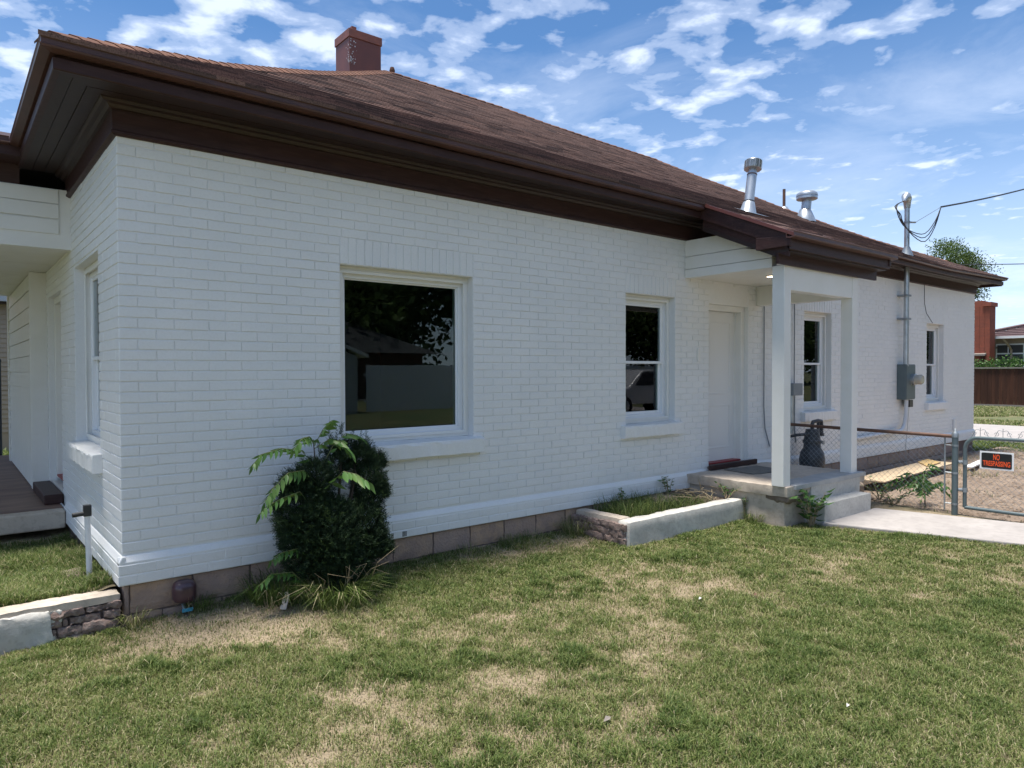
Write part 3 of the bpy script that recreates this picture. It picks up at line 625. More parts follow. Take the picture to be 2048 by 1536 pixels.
def slanted(x0, x1, y0, y1, zlo, zhi, name, m, par=None, bevel=0):   # box whose bottom and top follow the porch slope
    b = MB(); b.add([(x, y, pz(y)+z) for z in (zlo, zhi) for x, y in ((x0, y0), (x1, y0), (x1, y1), (x0, y1))], [(0, 3, 2, 1), (4, 5, 6, 7), (0, 1, 5, 4), (1, 2, 6, 5), (2, 3, 7, 6), (3, 0, 4, 7)]); return b.build(name, m, par or house, bevel=bevel)
slanted(PXA-.028, PXA-.002, -1.52, -.40, -.02, .018, 'drip_edge', M['gutter_red']); slanted(PXA+.0, PXA+.03, -1.45, -.37, -.17, -.022, 'fascia', M['brown']); slanted(PXB-.03, PXB, -1.45, -.37, -.17, -.022, 'fascia', M['brown'])
slanted(PXA+.03, PXB-.03, -1.285, -.386, -.30, -.25, 'porch_soffit', M['soffit'])
mb = MB(); mb.box(PXA+.03, PXB-.03, -1.43, -1.286, 2.905, 2.925); mb.build('porch_soffit', M['soffit'], house)
mb = MB(); mb.box(PXA+.035, PXB-.035, -1.315, -1.287, 2.795, 2.905); mb.build('frieze_board', M['brown'], house)
slanted(PXA+.032, PXA+.05, -1.43, -.387, -.25, -.168, 'frieze_board', M['brown'])
mb = MB(); mb.box(PXA, PXB, -1.46, -1.43, pz(-1.45)-.17, pz(-1.45)-.025); mb.build('fascia', M['brown'], house, bevel=.003)
mb = MB(); mb.prof_x([(y-1.075, z-3.60+pz(-1.47)+.012) for y, z in GU], PXA-.03, PXB+.06); mb.build('gutter', M['gutter'], house)
for xa in (PXA-.012, PXB-.045):
    mb = MB(); mb.prof_x([(-1.47, pz(-1.47)-.025), (-1.47, pz(-1.47)-.13), (-1.08, pz(-1.47)-.13), (-1.08, pz(-1.08)-.18)], xa, xa+.05); mb.build('eave_return', M['brown'], house, bevel=.004)
# side porch: posts, beams, boarding, ceiling, lamp
def post(x, y, z0, z1, w_=.14):
    b = MB(); b.box(x, x+w_, y-w_, y, z0, z1); return b.build('porch_post', M['trim'], house, bevel=.006)
post(6.0, -1.14, .445, 2.80); post(7.53, -1.14, .43, 2.80)
mb = MB(); mb.box(6.14, 7.53, -1.275, -1.145, 2.545, 2.80); mb.build('porch_beam', M['trim'], house, bevel=.004)
mb = MB(); mb.box(7.535, 7.665, -1.14, -.002, 2.545, 2.80); mb.build('porch_beam', M['trim'], house, bevel=.004)
def top_at(y): return min(3.235, pz(y)-.302)
zz_ = [2.79, 2.895, 3.045, 3.24]
for i in range(3):
    a, b = zz_[i], zz_[i+1]-.006; ypts = [-.003, -.35, -.44, -.62, -.80, -1.0, -1.135]; ypts = [q for q in ypts if top_at(q) > a+.005]
    if top_at(ypts[-1]) > a+.02 and ypts[-1] > -1.13: ypts.append(-.42-(3.557-.302-a-.006)/.452)
    pts = [(y, a) for y in ypts]+[(y, min(b, max(a+.004, top_at(y)))) for y in ypts[::-1]]
    m1_ = MB(); m1_.prof_x(pts, 6.003+.002*i, 6.10); m1_.build('siding_board', M['trim'], house)
mb = MB(); mb.box(6.11, 7.53, -1.14, -.003, 2.80, 2.82); mb.build('porch_ceiling', M['trim'], house)
b = MB(); b.lathe([(.062, 0), (.062, -.012), (.05, -.014)], (6.66, -.74, 2.80), 24); pl_ = b.build('ceiling_light', M['trim'], house, True)
b = MB(); b.lathe([(.048, 0), (.048, -.003)], (6.66, -.74, 2.786), 24); b.build('lamp_lens', M['glow'], pl_)
# front porch at the short wall
mb = MB(); mb.box(-4.2, .003, 2.12, 2.28, 2.775, 3.30); pbm = mb.build('front_porch_beam', M['trim'], house, bevel=.003)
for i, z in enumerate((2.90, 3.035, 3.165)):
    m1_ = MB(); m1_.box(-4.2, -.09, 2.108-.003*(i % 2), 2.119, z+.004, z+.128); m1_.build('siding_board', M['trim'], pbm, bevel=.003)
for i in range(9):
    y0 = 2.285+i*.55; m1_ = MB(); m1_.box(-4.2, -.003, y0, y0+.545, 2.79+.002*(i % 2), 2.81); m1_.build('ceiling_board', M['trim'], house)
mb = MB(); mb.prism([(-4.2, 2.47), (-.03, 2.47), (-.03, 8.2), (-4.2, 8.2)], .235, .40); mb.build('front_porch_slab', M['conc_t'], house, bevel=.014)
mb = MB(); mb.box(-4.15, -.032, 2.63, 8.15, .39, .4045); mb.build('porch_floor_paint', M['porchfloor'], house)
mb = MB(); mb.box(-.125, .0, 4.15, 7.3, .405, 2.79); mb.build('porch_side_wall', M['trim'], house)
for i in range(13):
    z = .42+i*.182; m1_ = MB(); m1_.prof_y([(-.126, z), (-.152, z), (-.140, z+.178), (-.126, z+.178)], 4.18, 7.28); m1_.build('siding_board', M['trim'], house)
mb = MB(); mb.box(-.165, -.126, 7.22, 7.34, .3, 2.79); mb.build('corner_board', M['trim'], house, bevel=.004); mb = MB(); mb.box(-.155, .003, 4.085, 4.15, .405, 2.79); mb.build('corner_board', M['trim'], house, bevel=.004)
for i in range(1):
    mb = MB(); mb.prof_x([(1.80, 3.46), (1.80, 3.56), (2.4, 3.80), (8.6, 3.80), (8.6, 3.40), (2.12, 3.30), (2.1, 3.46)], -4.5, -.37); mb.build('front_porch_roof', M['brown'], house)
mb = MB(); mb.prof_x([(y+2.215, z) for y, z in GU], -4.5, -.46); mb.build('gutter', M['gutter'], house)

# chimney
chm = empty('chimney', (0, 0, 0)); chm.parent = house
cx0, cx1, cy0, cy1 = 3.99, 4.53, 4.72, 5.20; cz1 = 6.93
mb = MB(); mb.box(cx0, cx1, cy0, cy1, 5.7, cz1-.1); mb.build('stack', M['chim'], chm, bevel=.006)
mb = MB(); mb.box(cx0-.014, cx1+.014, cy0-.014, cy1+.014, cz1-.125, cz1); mb.build('stack_cap', M['chim_cap'], chm, bevel=.004)
mb = MB(); mb.box(cx0+.12, cx0+.20, cy0+.16, cy0+.24, cz1-.02, cz1+.13); mb.build('flue', M['chim_cap'], chm)
mb = MB(); mb.prof_y([(cx0-.35, 5.75), (cx0-.012, 6.22), (cx0+.02, 6.30), (cx0+.02, 6.22), (cx0-.30, 5.74)], cy0+.02, cy0+.08); mb.build('flashing', M['chim'], chm)
mb = MB(); rf = random.Random(12)
for i in range(64):
    t = rf.random(); z = cz1-.14-abs(rf.gauss(.18, .14)) if i < 30 else cz1-.42-rf.random()*.1; e = abs(rf.gauss(0, .045)); s = rf.uniform(.003, .011)
    n_ = 7; ang = [2*math.pi*k/n_ for k in range(n_)]; rr = [s*rf.uniform(.5, 1.2) for _ in ang]
    if rf.random() < .65: vsx = [(cx0+.006+e+r*math.cos(a), cy0-.003, z+r*1.3*math.sin(a)) for a, r in zip(ang, rr)]
    else: vsx = [(cx0-.003, cy0+.006+e-r*math.cos(a), z+r*1.3*math.sin(a)) for a, r in zip(ang, rr)]
    mb.add(vsx, [tuple(range(n_))])
mb.build('flaked_paint', M['flake'], chm)
b = MB(); b.lathe([(.03, -.06), (.045, 0), (.03, .05), (.0, .06)], (4.66, 4.6, 6.42), 12); b.build('ridge_end', M['cap'], chm, True)
# roof vents
def vent_a():
    e = empty('flue_vent', (7.17, -.1, 3.71)); e.parent = house; e.scale = (.86, .86, .75); ax = Vector((.23, .04, 1)).normalized(); h = .97; at = lambda t: tuple(ax*t)
    b = MB(); b.lathe([(.135, -.05), (.125, .0), (.085, .19), (.078, .20)], (0, 0, .0), 24, ax); b.build('flashing_cone', M['galv'], e, True)
    b = MB(); b.add([(-.2, -.17, -.05), (.34, -.17, -.05), (.34, .22, .145), (-.2, .22, .145)], [(0, 1, 2, 3)]); b.build('flashing_plate', M['galv'], e)
    b = MB(); b.tube([at(.1), at(.72)], .072, 24); b.build('pipe', M['galv'], e, True)
    b = MB(); b.lathe([(.083, 0), (.083, .02)], at(.195), 24, ax); b.build('storm_collar', M['blackpl'], e, True)
    b = MB(); b.lathe([(.074, 0), (.076, .02), (.074, .02)], at(.70), 24, ax); b.build('rust_band', M['rust'], e, True)
    b = MB(); b.lathe([(.066, 0), (.066, .10), (.06, .10)], at(.72), 24, ax); b.build('pipe_neck', M['galv'], e, True)
    c = MB(); c.lathe([(.07, 0), (.125, .012), (.128, .02), (.11, .024), (.11, .155), (.128, .158), (.125, .17), (.05, .175)], at(.80), 24, ax); cap = c.build('vent_cap', M['galv'], e, True)
    for k in range(6):
        r = MB(); r.lathe([(.110, 0), (.126, .003), (.128, .012), (.111, .010)], at(.828+k*.021), 24, ax); r.build('louvre', M['galv'], cap, True)
    for k in range(12):
        a = 2*math.pi*k/12; u = ax.orthogonal().normalized(); v = ax.cross(u); o_ = (u*math.cos(a)+v*math.sin(a))*.129; r = MB(); r.tube([Vector(at(.81))+o_, Vector(at(.965))+o_], .004, 5); r.build('cage_bar', M['galv'], cap)
vent_a()
def vent_b():
    e = empty('exhaust_vent', (11.40, 1.40, 4.45)); e.parent = house; e.scale = (.86, .86, .64)
    b = MB(); b.lathe([(.22, -.1), (.20, 0), (.11, .28), (.10, .29)], (0, 0, 0), 24); b.build('flashing_cone', M['galv'], e, True)
    b = MB(); b.tube([(.02, 0, .2), (.07, 0, .60)], .10, 20); b.build('pipe', M['galv'], e, True)
    b = MB(); b.lathe([(.10, .55), (.20, .57), (.215, .585), (.215, .72), (.205, .75), (.15, .80), (.0, .82)], (.07, 0, 0), 28); b.build('vent_cap', M['galv'], e, True)
    b = MB(); b.lathe([(.218, 0), (.219, .01), (.218, .02)], (.07, 0, .66), 28); b.build('vent_band', M['galv_d'], e, True)
vent_b()
e = empty('plumbing_stack', (11.72, 2.0, 4.75)); e.parent = house
b = MB(); b.tube([(0, 0, -.3), (0, 0, .42)], .028, 12); b.build('pipe', M['rust'], e, True)
b = MB(); b.lathe([(.14, -.12), (.11, .0), (.06, .08), (.03, .09)], (0, 0, 0), 16); b.build('boot', M['galv'], e, True)

# small wall fixtures painted with the house
mb = MB(); mb.box(1.99, 2.165, -PL-.006, -PL+.01, .275, .335); fv = mb.build('foundation_vent', M['paint'], house, bevel=.003)
for k, xx in enumerate((1.999, 2.008, 2.017, 2.108, 2.117, 2.126, 2.135, 2.145)):
    mb = MB(); mb.box(xx, xx+.0045, -PL-.008, -PL-.0055, .284, .327); mb.build('slot', M['blackpl'], fv)
mb = MB(); mb.box(6.24, 6.30, -.014, -.001, 1.80, 1.96); mb.build('wall_switch_plate', M['trim'], house, bevel=.004)
mb = MB(); mb.box(14.48, 14.62, -.03, -.001, .50, .72); mb.build('dryer_vent', M['trim'], house, bevel=.006)

# ------------------------------------------------------------------ stoop, steps, planter, low wall
def rough_box(x0, x1, y0, y1, z0, z1, step=.05, amp=.006, seed=1, rnd=.03):
    """box as a fine shell with rounded, uneven edges"""
    r = np.random.default_rng(seed); c = np.array([(x0+x1)/2, (y0+y1)/2, (z0+z1)/2]); hs = np.array([(x1-x0)/2, (y1-y0)/2, (z1-z0)/2]); P = {}; V = []; F = []
    def vid(p):
        k = tuple(np.round(p, 4))
        if k not in P: P[k] = len(V); V.append(p)
        return P[k]
    for ax in range(3):
        u, v = (ax+1) % 3, (ax+2) % 3; nu = max(1, int(2*hs[u]/step)); nv = max(1, int(2*hs[v]/step))
        for sg in (-1, 1):
            for i in range(nu):
                for j in range(nv):
                    q = []
                    for a, b_ in ((i, j), (i+1, j), (i+1, j+1), (i, j+1)):
                        p = c.copy(); p[ax] += sg*hs[ax]; p[u] += hs[u]*(2*a/nu-1); p[v] += hs[v]*(2*b_/nv-1); q.append(vid(p))
                    F.append(tuple(q if sg > 0 else q[::-1]))
    V = np.array(V); d = V-c; inn = np.clip(d, -(hs-rnd), hs-rnd); e = d-inn; ln = np.linalg.norm(e, axis=1, keepdims=True); V = c+inn+np.where(ln > 1e-9, e/np.maximum(ln, 1e-9)*rnd, 0)
    n1 = fbm(V[:, 0]*9+V[:, 2]*7+seed, V[:, 1]*9-V[:, 2]*5, seed, 3)-.5; nrm = np.where(ln > 1e-9, e/np.maximum(ln, 1e-9), 0); V = V+nrm*(n1[:, None]*2*amp)+r.normal(0, amp*.15, V.shape)
    return V, F
def rbox(name, material, parent, *a, **k):
    V, F = rough_box(*a, **k); me = bpy.data.meshes.new(name); me.from_pydata(V.tolist(), [], F); me.materials.append(material); smooth_mesh(me, 60); return link(name, me, parent)
stoop = empty('concrete_stoop', (6.8, -.6, 0), 0, 'worn concrete stoop with chipped edge below the side door', 'stoop')
def sp_(o): o.matrix_parent_inverse = Matrix.Translation((-6.8, .6, 0)); return o
sp_(rbox('slab', M['conc_t'], stoop, 6.02, 7.82, -1.31, -.004, .33, .447, step=.05, amp=.010, seed=3, rnd=.018))
sp_(rbox('slab_front_patch', M['patch'], stoop, 6.16, 7.80, -1.335, -1.04, .40, .455, step=.04, amp=.008, seed=5, rnd=.012))
sp_(rbox('stoop_base', M['conc_t'], stoop, 6.06, 7.70, -1.26, -.01, -.2, .345, step=.06, amp=.014, seed=8, rnd=.03))
sp_(rbox('broken_edge', M['rock'], stoop, 6.045, 6.42, -1.315, -1.02, .265, .345, step=.025, amp=.028, seed=11, rnd=.03))
sp_(rbox('step', M['conc'], stoop, 6.46, 7.56, -1.50, -1.24, -.1, .245, step=.05, amp=.007, seed=13, rnd=.016))
sp_(rbox('step_riser', M['conc'], stoop, 6.50, 7.66, -1.325, -1.20, .2, .41, step=.05, amp=.006, seed=14, rnd=.01))
mat_ = MB(); mat_.prism([(6.60, -.15), (6.53, -.60), (7.13, -.66), (7.22, -.21)], .452, .464); tag(mat_.build('door_mat', M['mat'], None), 'thin grey door mat on the concrete stoop', 'mat')

planter = empty('stone_planter', (5.0, -.4, 0), 0, 'low raised planter of stone coated with pale concrete beside the stoop', 'planter')
def pp(o, px, py): o.matrix_parent_inverse = Matrix.Translation((-px, -py, 0)); return o
pp(rbox('front_wall', M['conc'], planter, 4.115, 6.04, -.80, -.63, -.15, .256, step=.045, amp=.008, seed=21, rnd=.03), 5, -.4)
pp(rbox('side_wall_core', M['conc_t'], planter, 4.14, 4.30, -.66, -.03, -.15, .265, step=.045, amp=.008, seed=22, rnd=.03), 5, -.4)
def stone_mesh(Lb, Hb, D, seed):
    V, F = rough_box(0, Lb, 0, D, 0, Hb, step=.015, amp=.02, seed=seed, rnd=.008); me = bpy.data.meshes.new('stone'); me.from_pydata(V.tolist(), [], F); me.materials.append(M['stone']); smooth_mesh(me, 35); return me
rq = random.Random(4); sd = 300
for row in range(4):
    z = -.035+row*.066; a = -.76; 
    while a < -.06:
        l = min(rq.uniform(.17, .34), -.03-a); l = l if -.03-(a+l) > .08 else -.03-a
        o = link('stone', stone_mesh(.05, .058, l-.008, sd), planter, (4.10+rq.uniform(-.006, .006), a, z)); pp(o, 5, -.4); sd += 1; a += l
sheet('planter_soil', np.linspace(4.25, 6.03, 26), np.linspace(-.68, -.03, 12), lambda x, y: .185+.05*(fbm(x*3, y*3, 8, 3)-.5)+.05*np.clip((x-5.2), 0, 1), M['dirt'])

lw = empty('low_stone_wall', (-.4, .05, 0), 0, 'low garden wall with flaked concrete coat showing rough stones by the house corner', 'wall')
pl2 = lambda o: pp(o, -.4, .05)
pl2(rbox('wall_core', M['joint'], lw, -3.2, -.012, .0, .14, -.2, .195, step=.08, amp=.004, seed=31, rnd=.02))
pl2(rbox('coping', M['conc_t'], lw, -3.2, -.008, -.028, .15, .178, .235, step=.04, amp=.009, seed=32, rnd=.02))
pl2(rbox('concrete_coat', M['conc'], lw, -3.2, -.40, -.045, .03, -.15, .205, step=.035, amp=.02, seed=33, rnd=.022))
pl2(rbox('concrete_coat', M['conc'], lw, -.45, -.36, -.036, .0, -.1, .045, step=.02, amp=.02, seed=34, rnd=.014))
pl2(rbox('concrete_coat', M['conc'], lw, -.46, -.335, -.036, .0, .10, .20, step=.02, amp=.02, seed=35, rnd=.014))
sd = 400
for row, (z, hgt, splits) in enumerate(((-.03, .052, (-.43, -.29, -.16, -.012)), (.028, .048, (-.41, -.365, -.23, -.012)), (.082, .05, (-.44, -.34, -.31, -.12, -.012)), (.138, .045, (-.40, -.22, -.012)))):
    for a, b in zip(splits[:-1], splits[1:]):
        pl2(link('stone', stone_mesh(b-a-.008, hgt, .05, sd), lw, (a+.004, -.032+rq.uniform(-.005, .004), z))); sd += 1
def bed_z(x, y): x = np.asarray(x, float); return .215-.03*np.clip(y-.2, 0, 2)+.06*(fbm(x*2, np.asarray(y)*2, 17, 3)-.5)+.03*np.exp(-((x+.02)/.1)**2)
sheet('garden_bed', np.linspace(-3.2, .02, 46), np.linspace(.10, 2.9, 46), bed_z, M['soil'], {'dry': lambda x, y: .40+.5*(fbm(x*2.1+2, y*2.1, 44, 3)-.5)+.25*np.clip((y-1.5), 0, 1)})
n = 60000; x = rng.uniform(-1.2, -.03, n); y = rng.uniform(.14, 2.3, n); dens = np.clip(1.1-.45*np.clip(y-.9, 0, 2), .08, 1)*(fbm(x*2.4+1, y*2.4, 45, 3) > .40); k = rng.random(n) < dens; x, y = x[k], y[k]
ylw = np.exp(-(((x+.62)/.22)**2+((y-.42)/.2)**2)); tt = np.clip(.32+rng.normal(0, .16, len(x))+.35*ylw*rng.random(len(x)), 0, 1); tt[rng.random(len(x)) < .10] = .85
tag(blades('bed_grass', x, y, bed_z(x, y), .03+.07*rng.random(len(x))*(.4+fbm(x*3, y*3, 7, 2)), .0035+.002*rng.random(len(x)), tt, 1.), 'longer green grass in the raised bed by the porch', 'grass')
tag(rbox('field_stone', M['rock'], None, -.27, -.10, .62, .86, .13, .235, step=.03, amp=.02, seed=55, rnd=.045), 'rounded brown stone half buried in the grass bed', 'stone')
for i, (x, y) in enumerate(((-.09, .42), (-.33, 1.05), (-.2, 1.3))):
    V, F = rough_box(-.018, .018, -.014, .014, -.01, .016, step=.012, amp=.006, seed=60+i, rnd=.009); me = bpy.data.meshes.new('pebble'); me.from_pydata(V.tolist(), [], F); me.materials.append(M['flake']); smooth_mesh(me); o = link('pebble', me, None, (x, y, float(bed_z(x, y))+.02)); tag(o, 'small white pebble lying in the grass bed', 'pebble', 'white pebbles in the bed')
# standing pipe with black elbow
pipe = empty('standpipe', (-.10, .60, .2), 0, 'thin white pipe with black elbow cap standing by the short wall', 'pipe')
b = MB(); b.tube([(0, 0, -.08), (-.012, .0, .47)], .019, 14); b.build('riser', M['pvc'], pipe, True)
b = MB(); b.box(-.036, .014, -.024, .024, .455, .535); b.tube([(-.03, 0, .475), (-.105, 0, .47)], .016, 12); b.build('elbow', M['blackpl'], pipe, bevel=.004)

# hose-tap cover
cv = empty('faucet_cover', (.37, -.0, .17), 0, 'purple brown insulating dome over the outdoor faucet at the foundation', 'faucet cover')
V, F = rough_box(-.078, .078, -.125, .0, -.075, .085, step=.02, amp=.001, seed=70, rnd=.05); V[:, 0] *= 1-.9*np.clip(-V[:, 1]-.04, 0, 1); V[:, 2] *= 1-.9*np.clip(-V[:, 1]-.04, 0, 1)
me = bpy.data.meshes.new('dome'); me.from_pydata(V.tolist(), [], F); me.materials.append(M['purple']); smooth_mesh(me, 80); link('dome', me, cv)
b = MB(); b.tube([(.04, -.127, -.02), (.045, -.132, -.06), (.05, -.13, -.10)], .003, 6); b.build('pull_cord', M['blackpl'], cv)
b = MB(); b.box(-.03, .04, -.12, -.118, -.122, -.098); b.build('tag', M['blue'], cv)
b = MB(); b.tube([(.0, -.02, -.08), (.0, -.07, -.14)], .014, 10); b.build('spout', M['galv_d'], cv, True)

# ------------------------------------------------------------------ plants
def quads_obj(name, C_, U, W, tint, material, parent, kind=None, fold=0.):   # diamond leaf: base C, axis U, half width W
    n = len(C_); p0 = C_; p1 = C_+U*.45+W; p2 = C_+U; p3 = C_+U*.45-W; V = np.stack([p0, p1, p2, p3], 1).reshape(-1, 3); k = (np.arange(n)*4)[:, None]
    T = np.concatenate([k+np.array([[0, 1, 2]]), k+np.array([[0, 2, 3]])], 1).reshape(-1, 3)
    return np_obj(name, V, T, material, parent, {'tint': ('POINT', np.repeat(tint, 4))}, kind)
def unit(v): return v/np.maximum(np.linalg.norm(v, axis=-1, keepdims=True), 1e-9)
# yew
yew = empty('yew_bush', (1.30, -.33, .03), 0, 'dark green yew bush with upright sprays growing against the white wall', 'bush')
lobes = [((-.19, .0, .62), (.17, .20, .24)), ((-.01, -.06, .46), (.20, .22, .25)), ((.08, -.05, .26), (.23, .21, .22)), ((.27, .0, .42), (.16, .20, .24)), ((.36, .03, .76), (.10, .12, .20)), ((-.12, -.04, .86), (.12, .13, .13)), ((-.22, -.02, .40), (.11, .16, .22)), ((.08, .05, .97), (.05, .06, .13)), ((.205, .06, 1.02), (.062, .06, .085)), ((.43, .03, .66), (.06, .08, .13)), ((.31, .04, .98), (.065, .07, .10)), ((.43, .04, .90), (.05, .06, .09)), ((.34, -.05, .25), (.12, .14, .16)), ((.22, .06, .88), (.035, .04, .10)), ((-.26, .0, .80), (.07, .09, .10))]
tw_b, tw_d, tw_l, tw_s = [], [], [], []
for li, (c, r) in enumerate(lobes):
    nn = int(13000*(r[0]*r[1]+r[1]*r[2]+r[0]*r[2])); d = unit(rng.normal(size=(nn, 3))); d[:, 2] = np.abs(d[:, 2])*.9+d[:, 2]*.1 if li > 8 else d[:, 2]
    rad = (.62+.38*rng.random(nn)**.5)[:, None]; p = np.array(c)+d*rad*np.array(r); p = p[(p[:, 2] > .1)]
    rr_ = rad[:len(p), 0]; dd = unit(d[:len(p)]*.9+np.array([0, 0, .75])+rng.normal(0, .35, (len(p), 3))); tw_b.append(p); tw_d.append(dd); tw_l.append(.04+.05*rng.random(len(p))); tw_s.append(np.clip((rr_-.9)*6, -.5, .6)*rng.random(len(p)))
for sx, sy, sz, hh in ((.22, .05, 1.05, .16), (.30, .05, 1.03, .15), (.345, .05, 1.02, .17), (.47, .03, .85, .12), (.46, .0, .62, .12), (.12, .08, 1.08, .15), (.05, .08, 1.1, .1), (-.05, .03, 1.02, .1), (.16, .09, 1.15, .1)):
    for q in range(5):
        tw_b.append(np.array([[sx+rng.normal(0, .006), sy, sz+hh*q/5]])); tw_d.append(unit(np.array([[rng.normal(0, .25)+.15, rng.normal(0, .25), 1.]]))); tw_l.append(np.array([hh*.35])); tw_s.append(np.array([.5]))
tb, td, tl, ts = np.concatenate(tw_b), np.concatenate(tw_d), np.concatenate(tw_l), np.concatenate(tw_s); nt_, K = len(tb), 20
side = unit(np.cross(td, rng.normal(size=td.shape))); up2 = np.cross(td, side)
tq = np.tile((np.arange(K)+.5)/K, (nt_, 1)); sg = np.where(np.arange(K) % 2 == 0, 1., -1.)[None, :]; ang = rng.normal(0, .7, (nt_, K))
Cn = tb[:, None]+td[:, None]*(tl[:, None]*tq)[..., None]; out_ = (side[:, None]*np.cos(ang)[..., None]+up2[:, None]*np.sin(ang)[..., None])*sg[..., None]
Un = unit(out_*.8+td[:, None]*.75)*(.016+.012*rng.random((nt_, K)))[..., None]; Wn = unit(np.cross(Un, rng.normal(size=Un.shape)))*.0020
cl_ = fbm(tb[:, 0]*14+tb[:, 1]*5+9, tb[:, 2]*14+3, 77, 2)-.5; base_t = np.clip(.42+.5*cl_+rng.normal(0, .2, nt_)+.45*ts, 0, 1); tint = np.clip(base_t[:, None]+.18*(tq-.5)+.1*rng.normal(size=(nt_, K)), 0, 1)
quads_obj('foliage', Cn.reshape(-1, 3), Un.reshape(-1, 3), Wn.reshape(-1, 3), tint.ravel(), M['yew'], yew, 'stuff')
b = MB()
for i in range(16):
    a = rng.random()*6.28; l = lobes[i % len(lobes)][0]; b.tube([(.03*math.cos(a), .03*math.sin(a), -.05), (l[0]*.4+.04*math.cos(a), l[1]*.4, .2), (l[0]+.05*math.cos(a), l[1]+.05*math.sin(a), l[2]), (l[0]*1.05, l[1], l[2]+.15)], [.014, .011, .007, .003], 6)
b.build('branches', M['bark'], yew)
b = MB()
for i in range(9):
    x0 = rng.uniform(-.15, .3); b.tube([(x0, -.24, .12), (x0+rng.uniform(-.05, .1), -.31, .2+rng.random()*.1), (x0+rng.uniform(-.1, .2), -.33, .12+rng.random()*.25)], [.002, .0015, .001], 5)
b.build('dead_twigs', M['straw'], yew)
# young tree-of-heaven with long pinnate leaves
def leaf_variant(tv, sd_):
    r = random.Random(sd_); V = []; F = []
    xs = (0, .14, .34, .58, .8, 1.0); hw = (0, .11, .155, .125, .065, 0)
    for x_, h_ in zip(xs, hw):
        dz = -.16*x_*x_+r.uniform(-.01, .01); V += [(x_, h_, dz+.035*h_/.19), (x_, 0, dz), (x_, -h_, dz+.035*h_/.19)]
    for i in range(len(xs)-1):
        a = i*3; F += [(a, a+1, a+4, a+3), (a+1, a+2, a+5, a+4)]
    me = bpy.data.meshes.new('leaflet'); me.from_pydata(V, [], F); at_ = me.attributes.new('tint', 'FLOAT', 'POINT'); at_.data.foreach_set('value', [tv]*len(V)); me.materials.append(M['leaf']); smooth_mesh(me, 180); return me
LEAF = [leaf_variant(.15+.17*i, 40+i) for i in range(5)]
def frond(root, pts, nl, ll, tint0, name='leaf', parent=None, single=False):
    P = [Vector(p) for p in pts]; b = MB(); b.tube(P, [.0028]*(len(P)-1)+[.001], 5); st = b.build('leaf_stalk', M['stalk'], parent)
    Cs, Us, Ws, tn_ = [], [], [], []
    for i in range(nl):
        t = .12+.88*(i/(nl-1)); k = min(int(t*(len(P)-1)), len(P)-2); f = t*(len(P)-1)-k; p = P[k].lerp(P[k+1], f); tg = (P[k+1]-P[k]).normalized(); sd_ = tg.cross(Vector((0, 0, 1))).normalized()
        for s in ((-1, 1) if i < nl-1 else (0,)):
            u = (sd_*s*.75+tg*.55+Vector((0, 0, -.55))+Vector(rng.normal(0, .12, 3))).normalized(); l = ll*1.12*(1-.45*abs(t-.35))*rng.uniform(.85, 1.1); n_ = u.cross(tg+Vector((0, 0, .4))).normalized()
            Cs.append(p); Us.append(u*l); Ws.append(u.cross(n_).normalized()*l*.2); tn_.append(min(1, max(0, tint0+rng.normal(0, .12))))
    C_, U, W, tn_ = np.array(Cs), np.array(Us), np.array(Ws), np.array(tn_)
    if single:
        for c_, u_, w_, tt_ in zip(Cs, Us, Ws, tn_):
            xa = Vector(u_).normalized(); ya = Vector(w_).normalized(); za = xa.cross(ya); o = link('leaflet', LEAF[int(tt_*4.99)], st); o.matrix_local = Matrix.Translation(c_) @ Matrix((xa, ya, za)).transposed().to_4x4() @ Matrix.Scale(Vector(u_).length, 4)
        return st
    # folded leaflet of four triangles: midrib slightly sunk
    nrm = unit(np.cross(U, W)); p0, p2 = C_, C_+U-nrm*.15*np.linalg.norm(U, axis=1, keepdims=True); pm = C_+U*.5-nrm*.01; q1, q2 = C_+U*.36+W+nrm*.006, C_+U*.36-W+nrm*.006
    V = np.stack([p0, q1, pm, q2, p2], 1).reshape(-1, 3); k = (np.arange(len(C_))*5)[:, None]; T = np.concatenate([k+np.array([[a]]).reshape(1, 3) for a in ((0, 1, 2), (1, 4, 2), (0, 2, 3), (2, 4, 3))], 1).reshape(-1, 3)
    o = np_obj('leaflets', V, T, M['leaf'], parent, {'tint': ('POINT', np.repeat(tn_, 5))}, 'stuff'); return o
ail = empty('tree_of_heaven_sapling', (1.22, -.36, .03), 0, 'young sapling with long feathery light green leaves rising out of the yew', 'sapling')
b = MB(); b.tube([(0, .02, 0), (.02, .0, .5), (-.03, -.03, .92), (-.06, -.05, 1.17)], [.012, .010, .007, .003], 7); b.build('stem', M['bark'], ail, True)
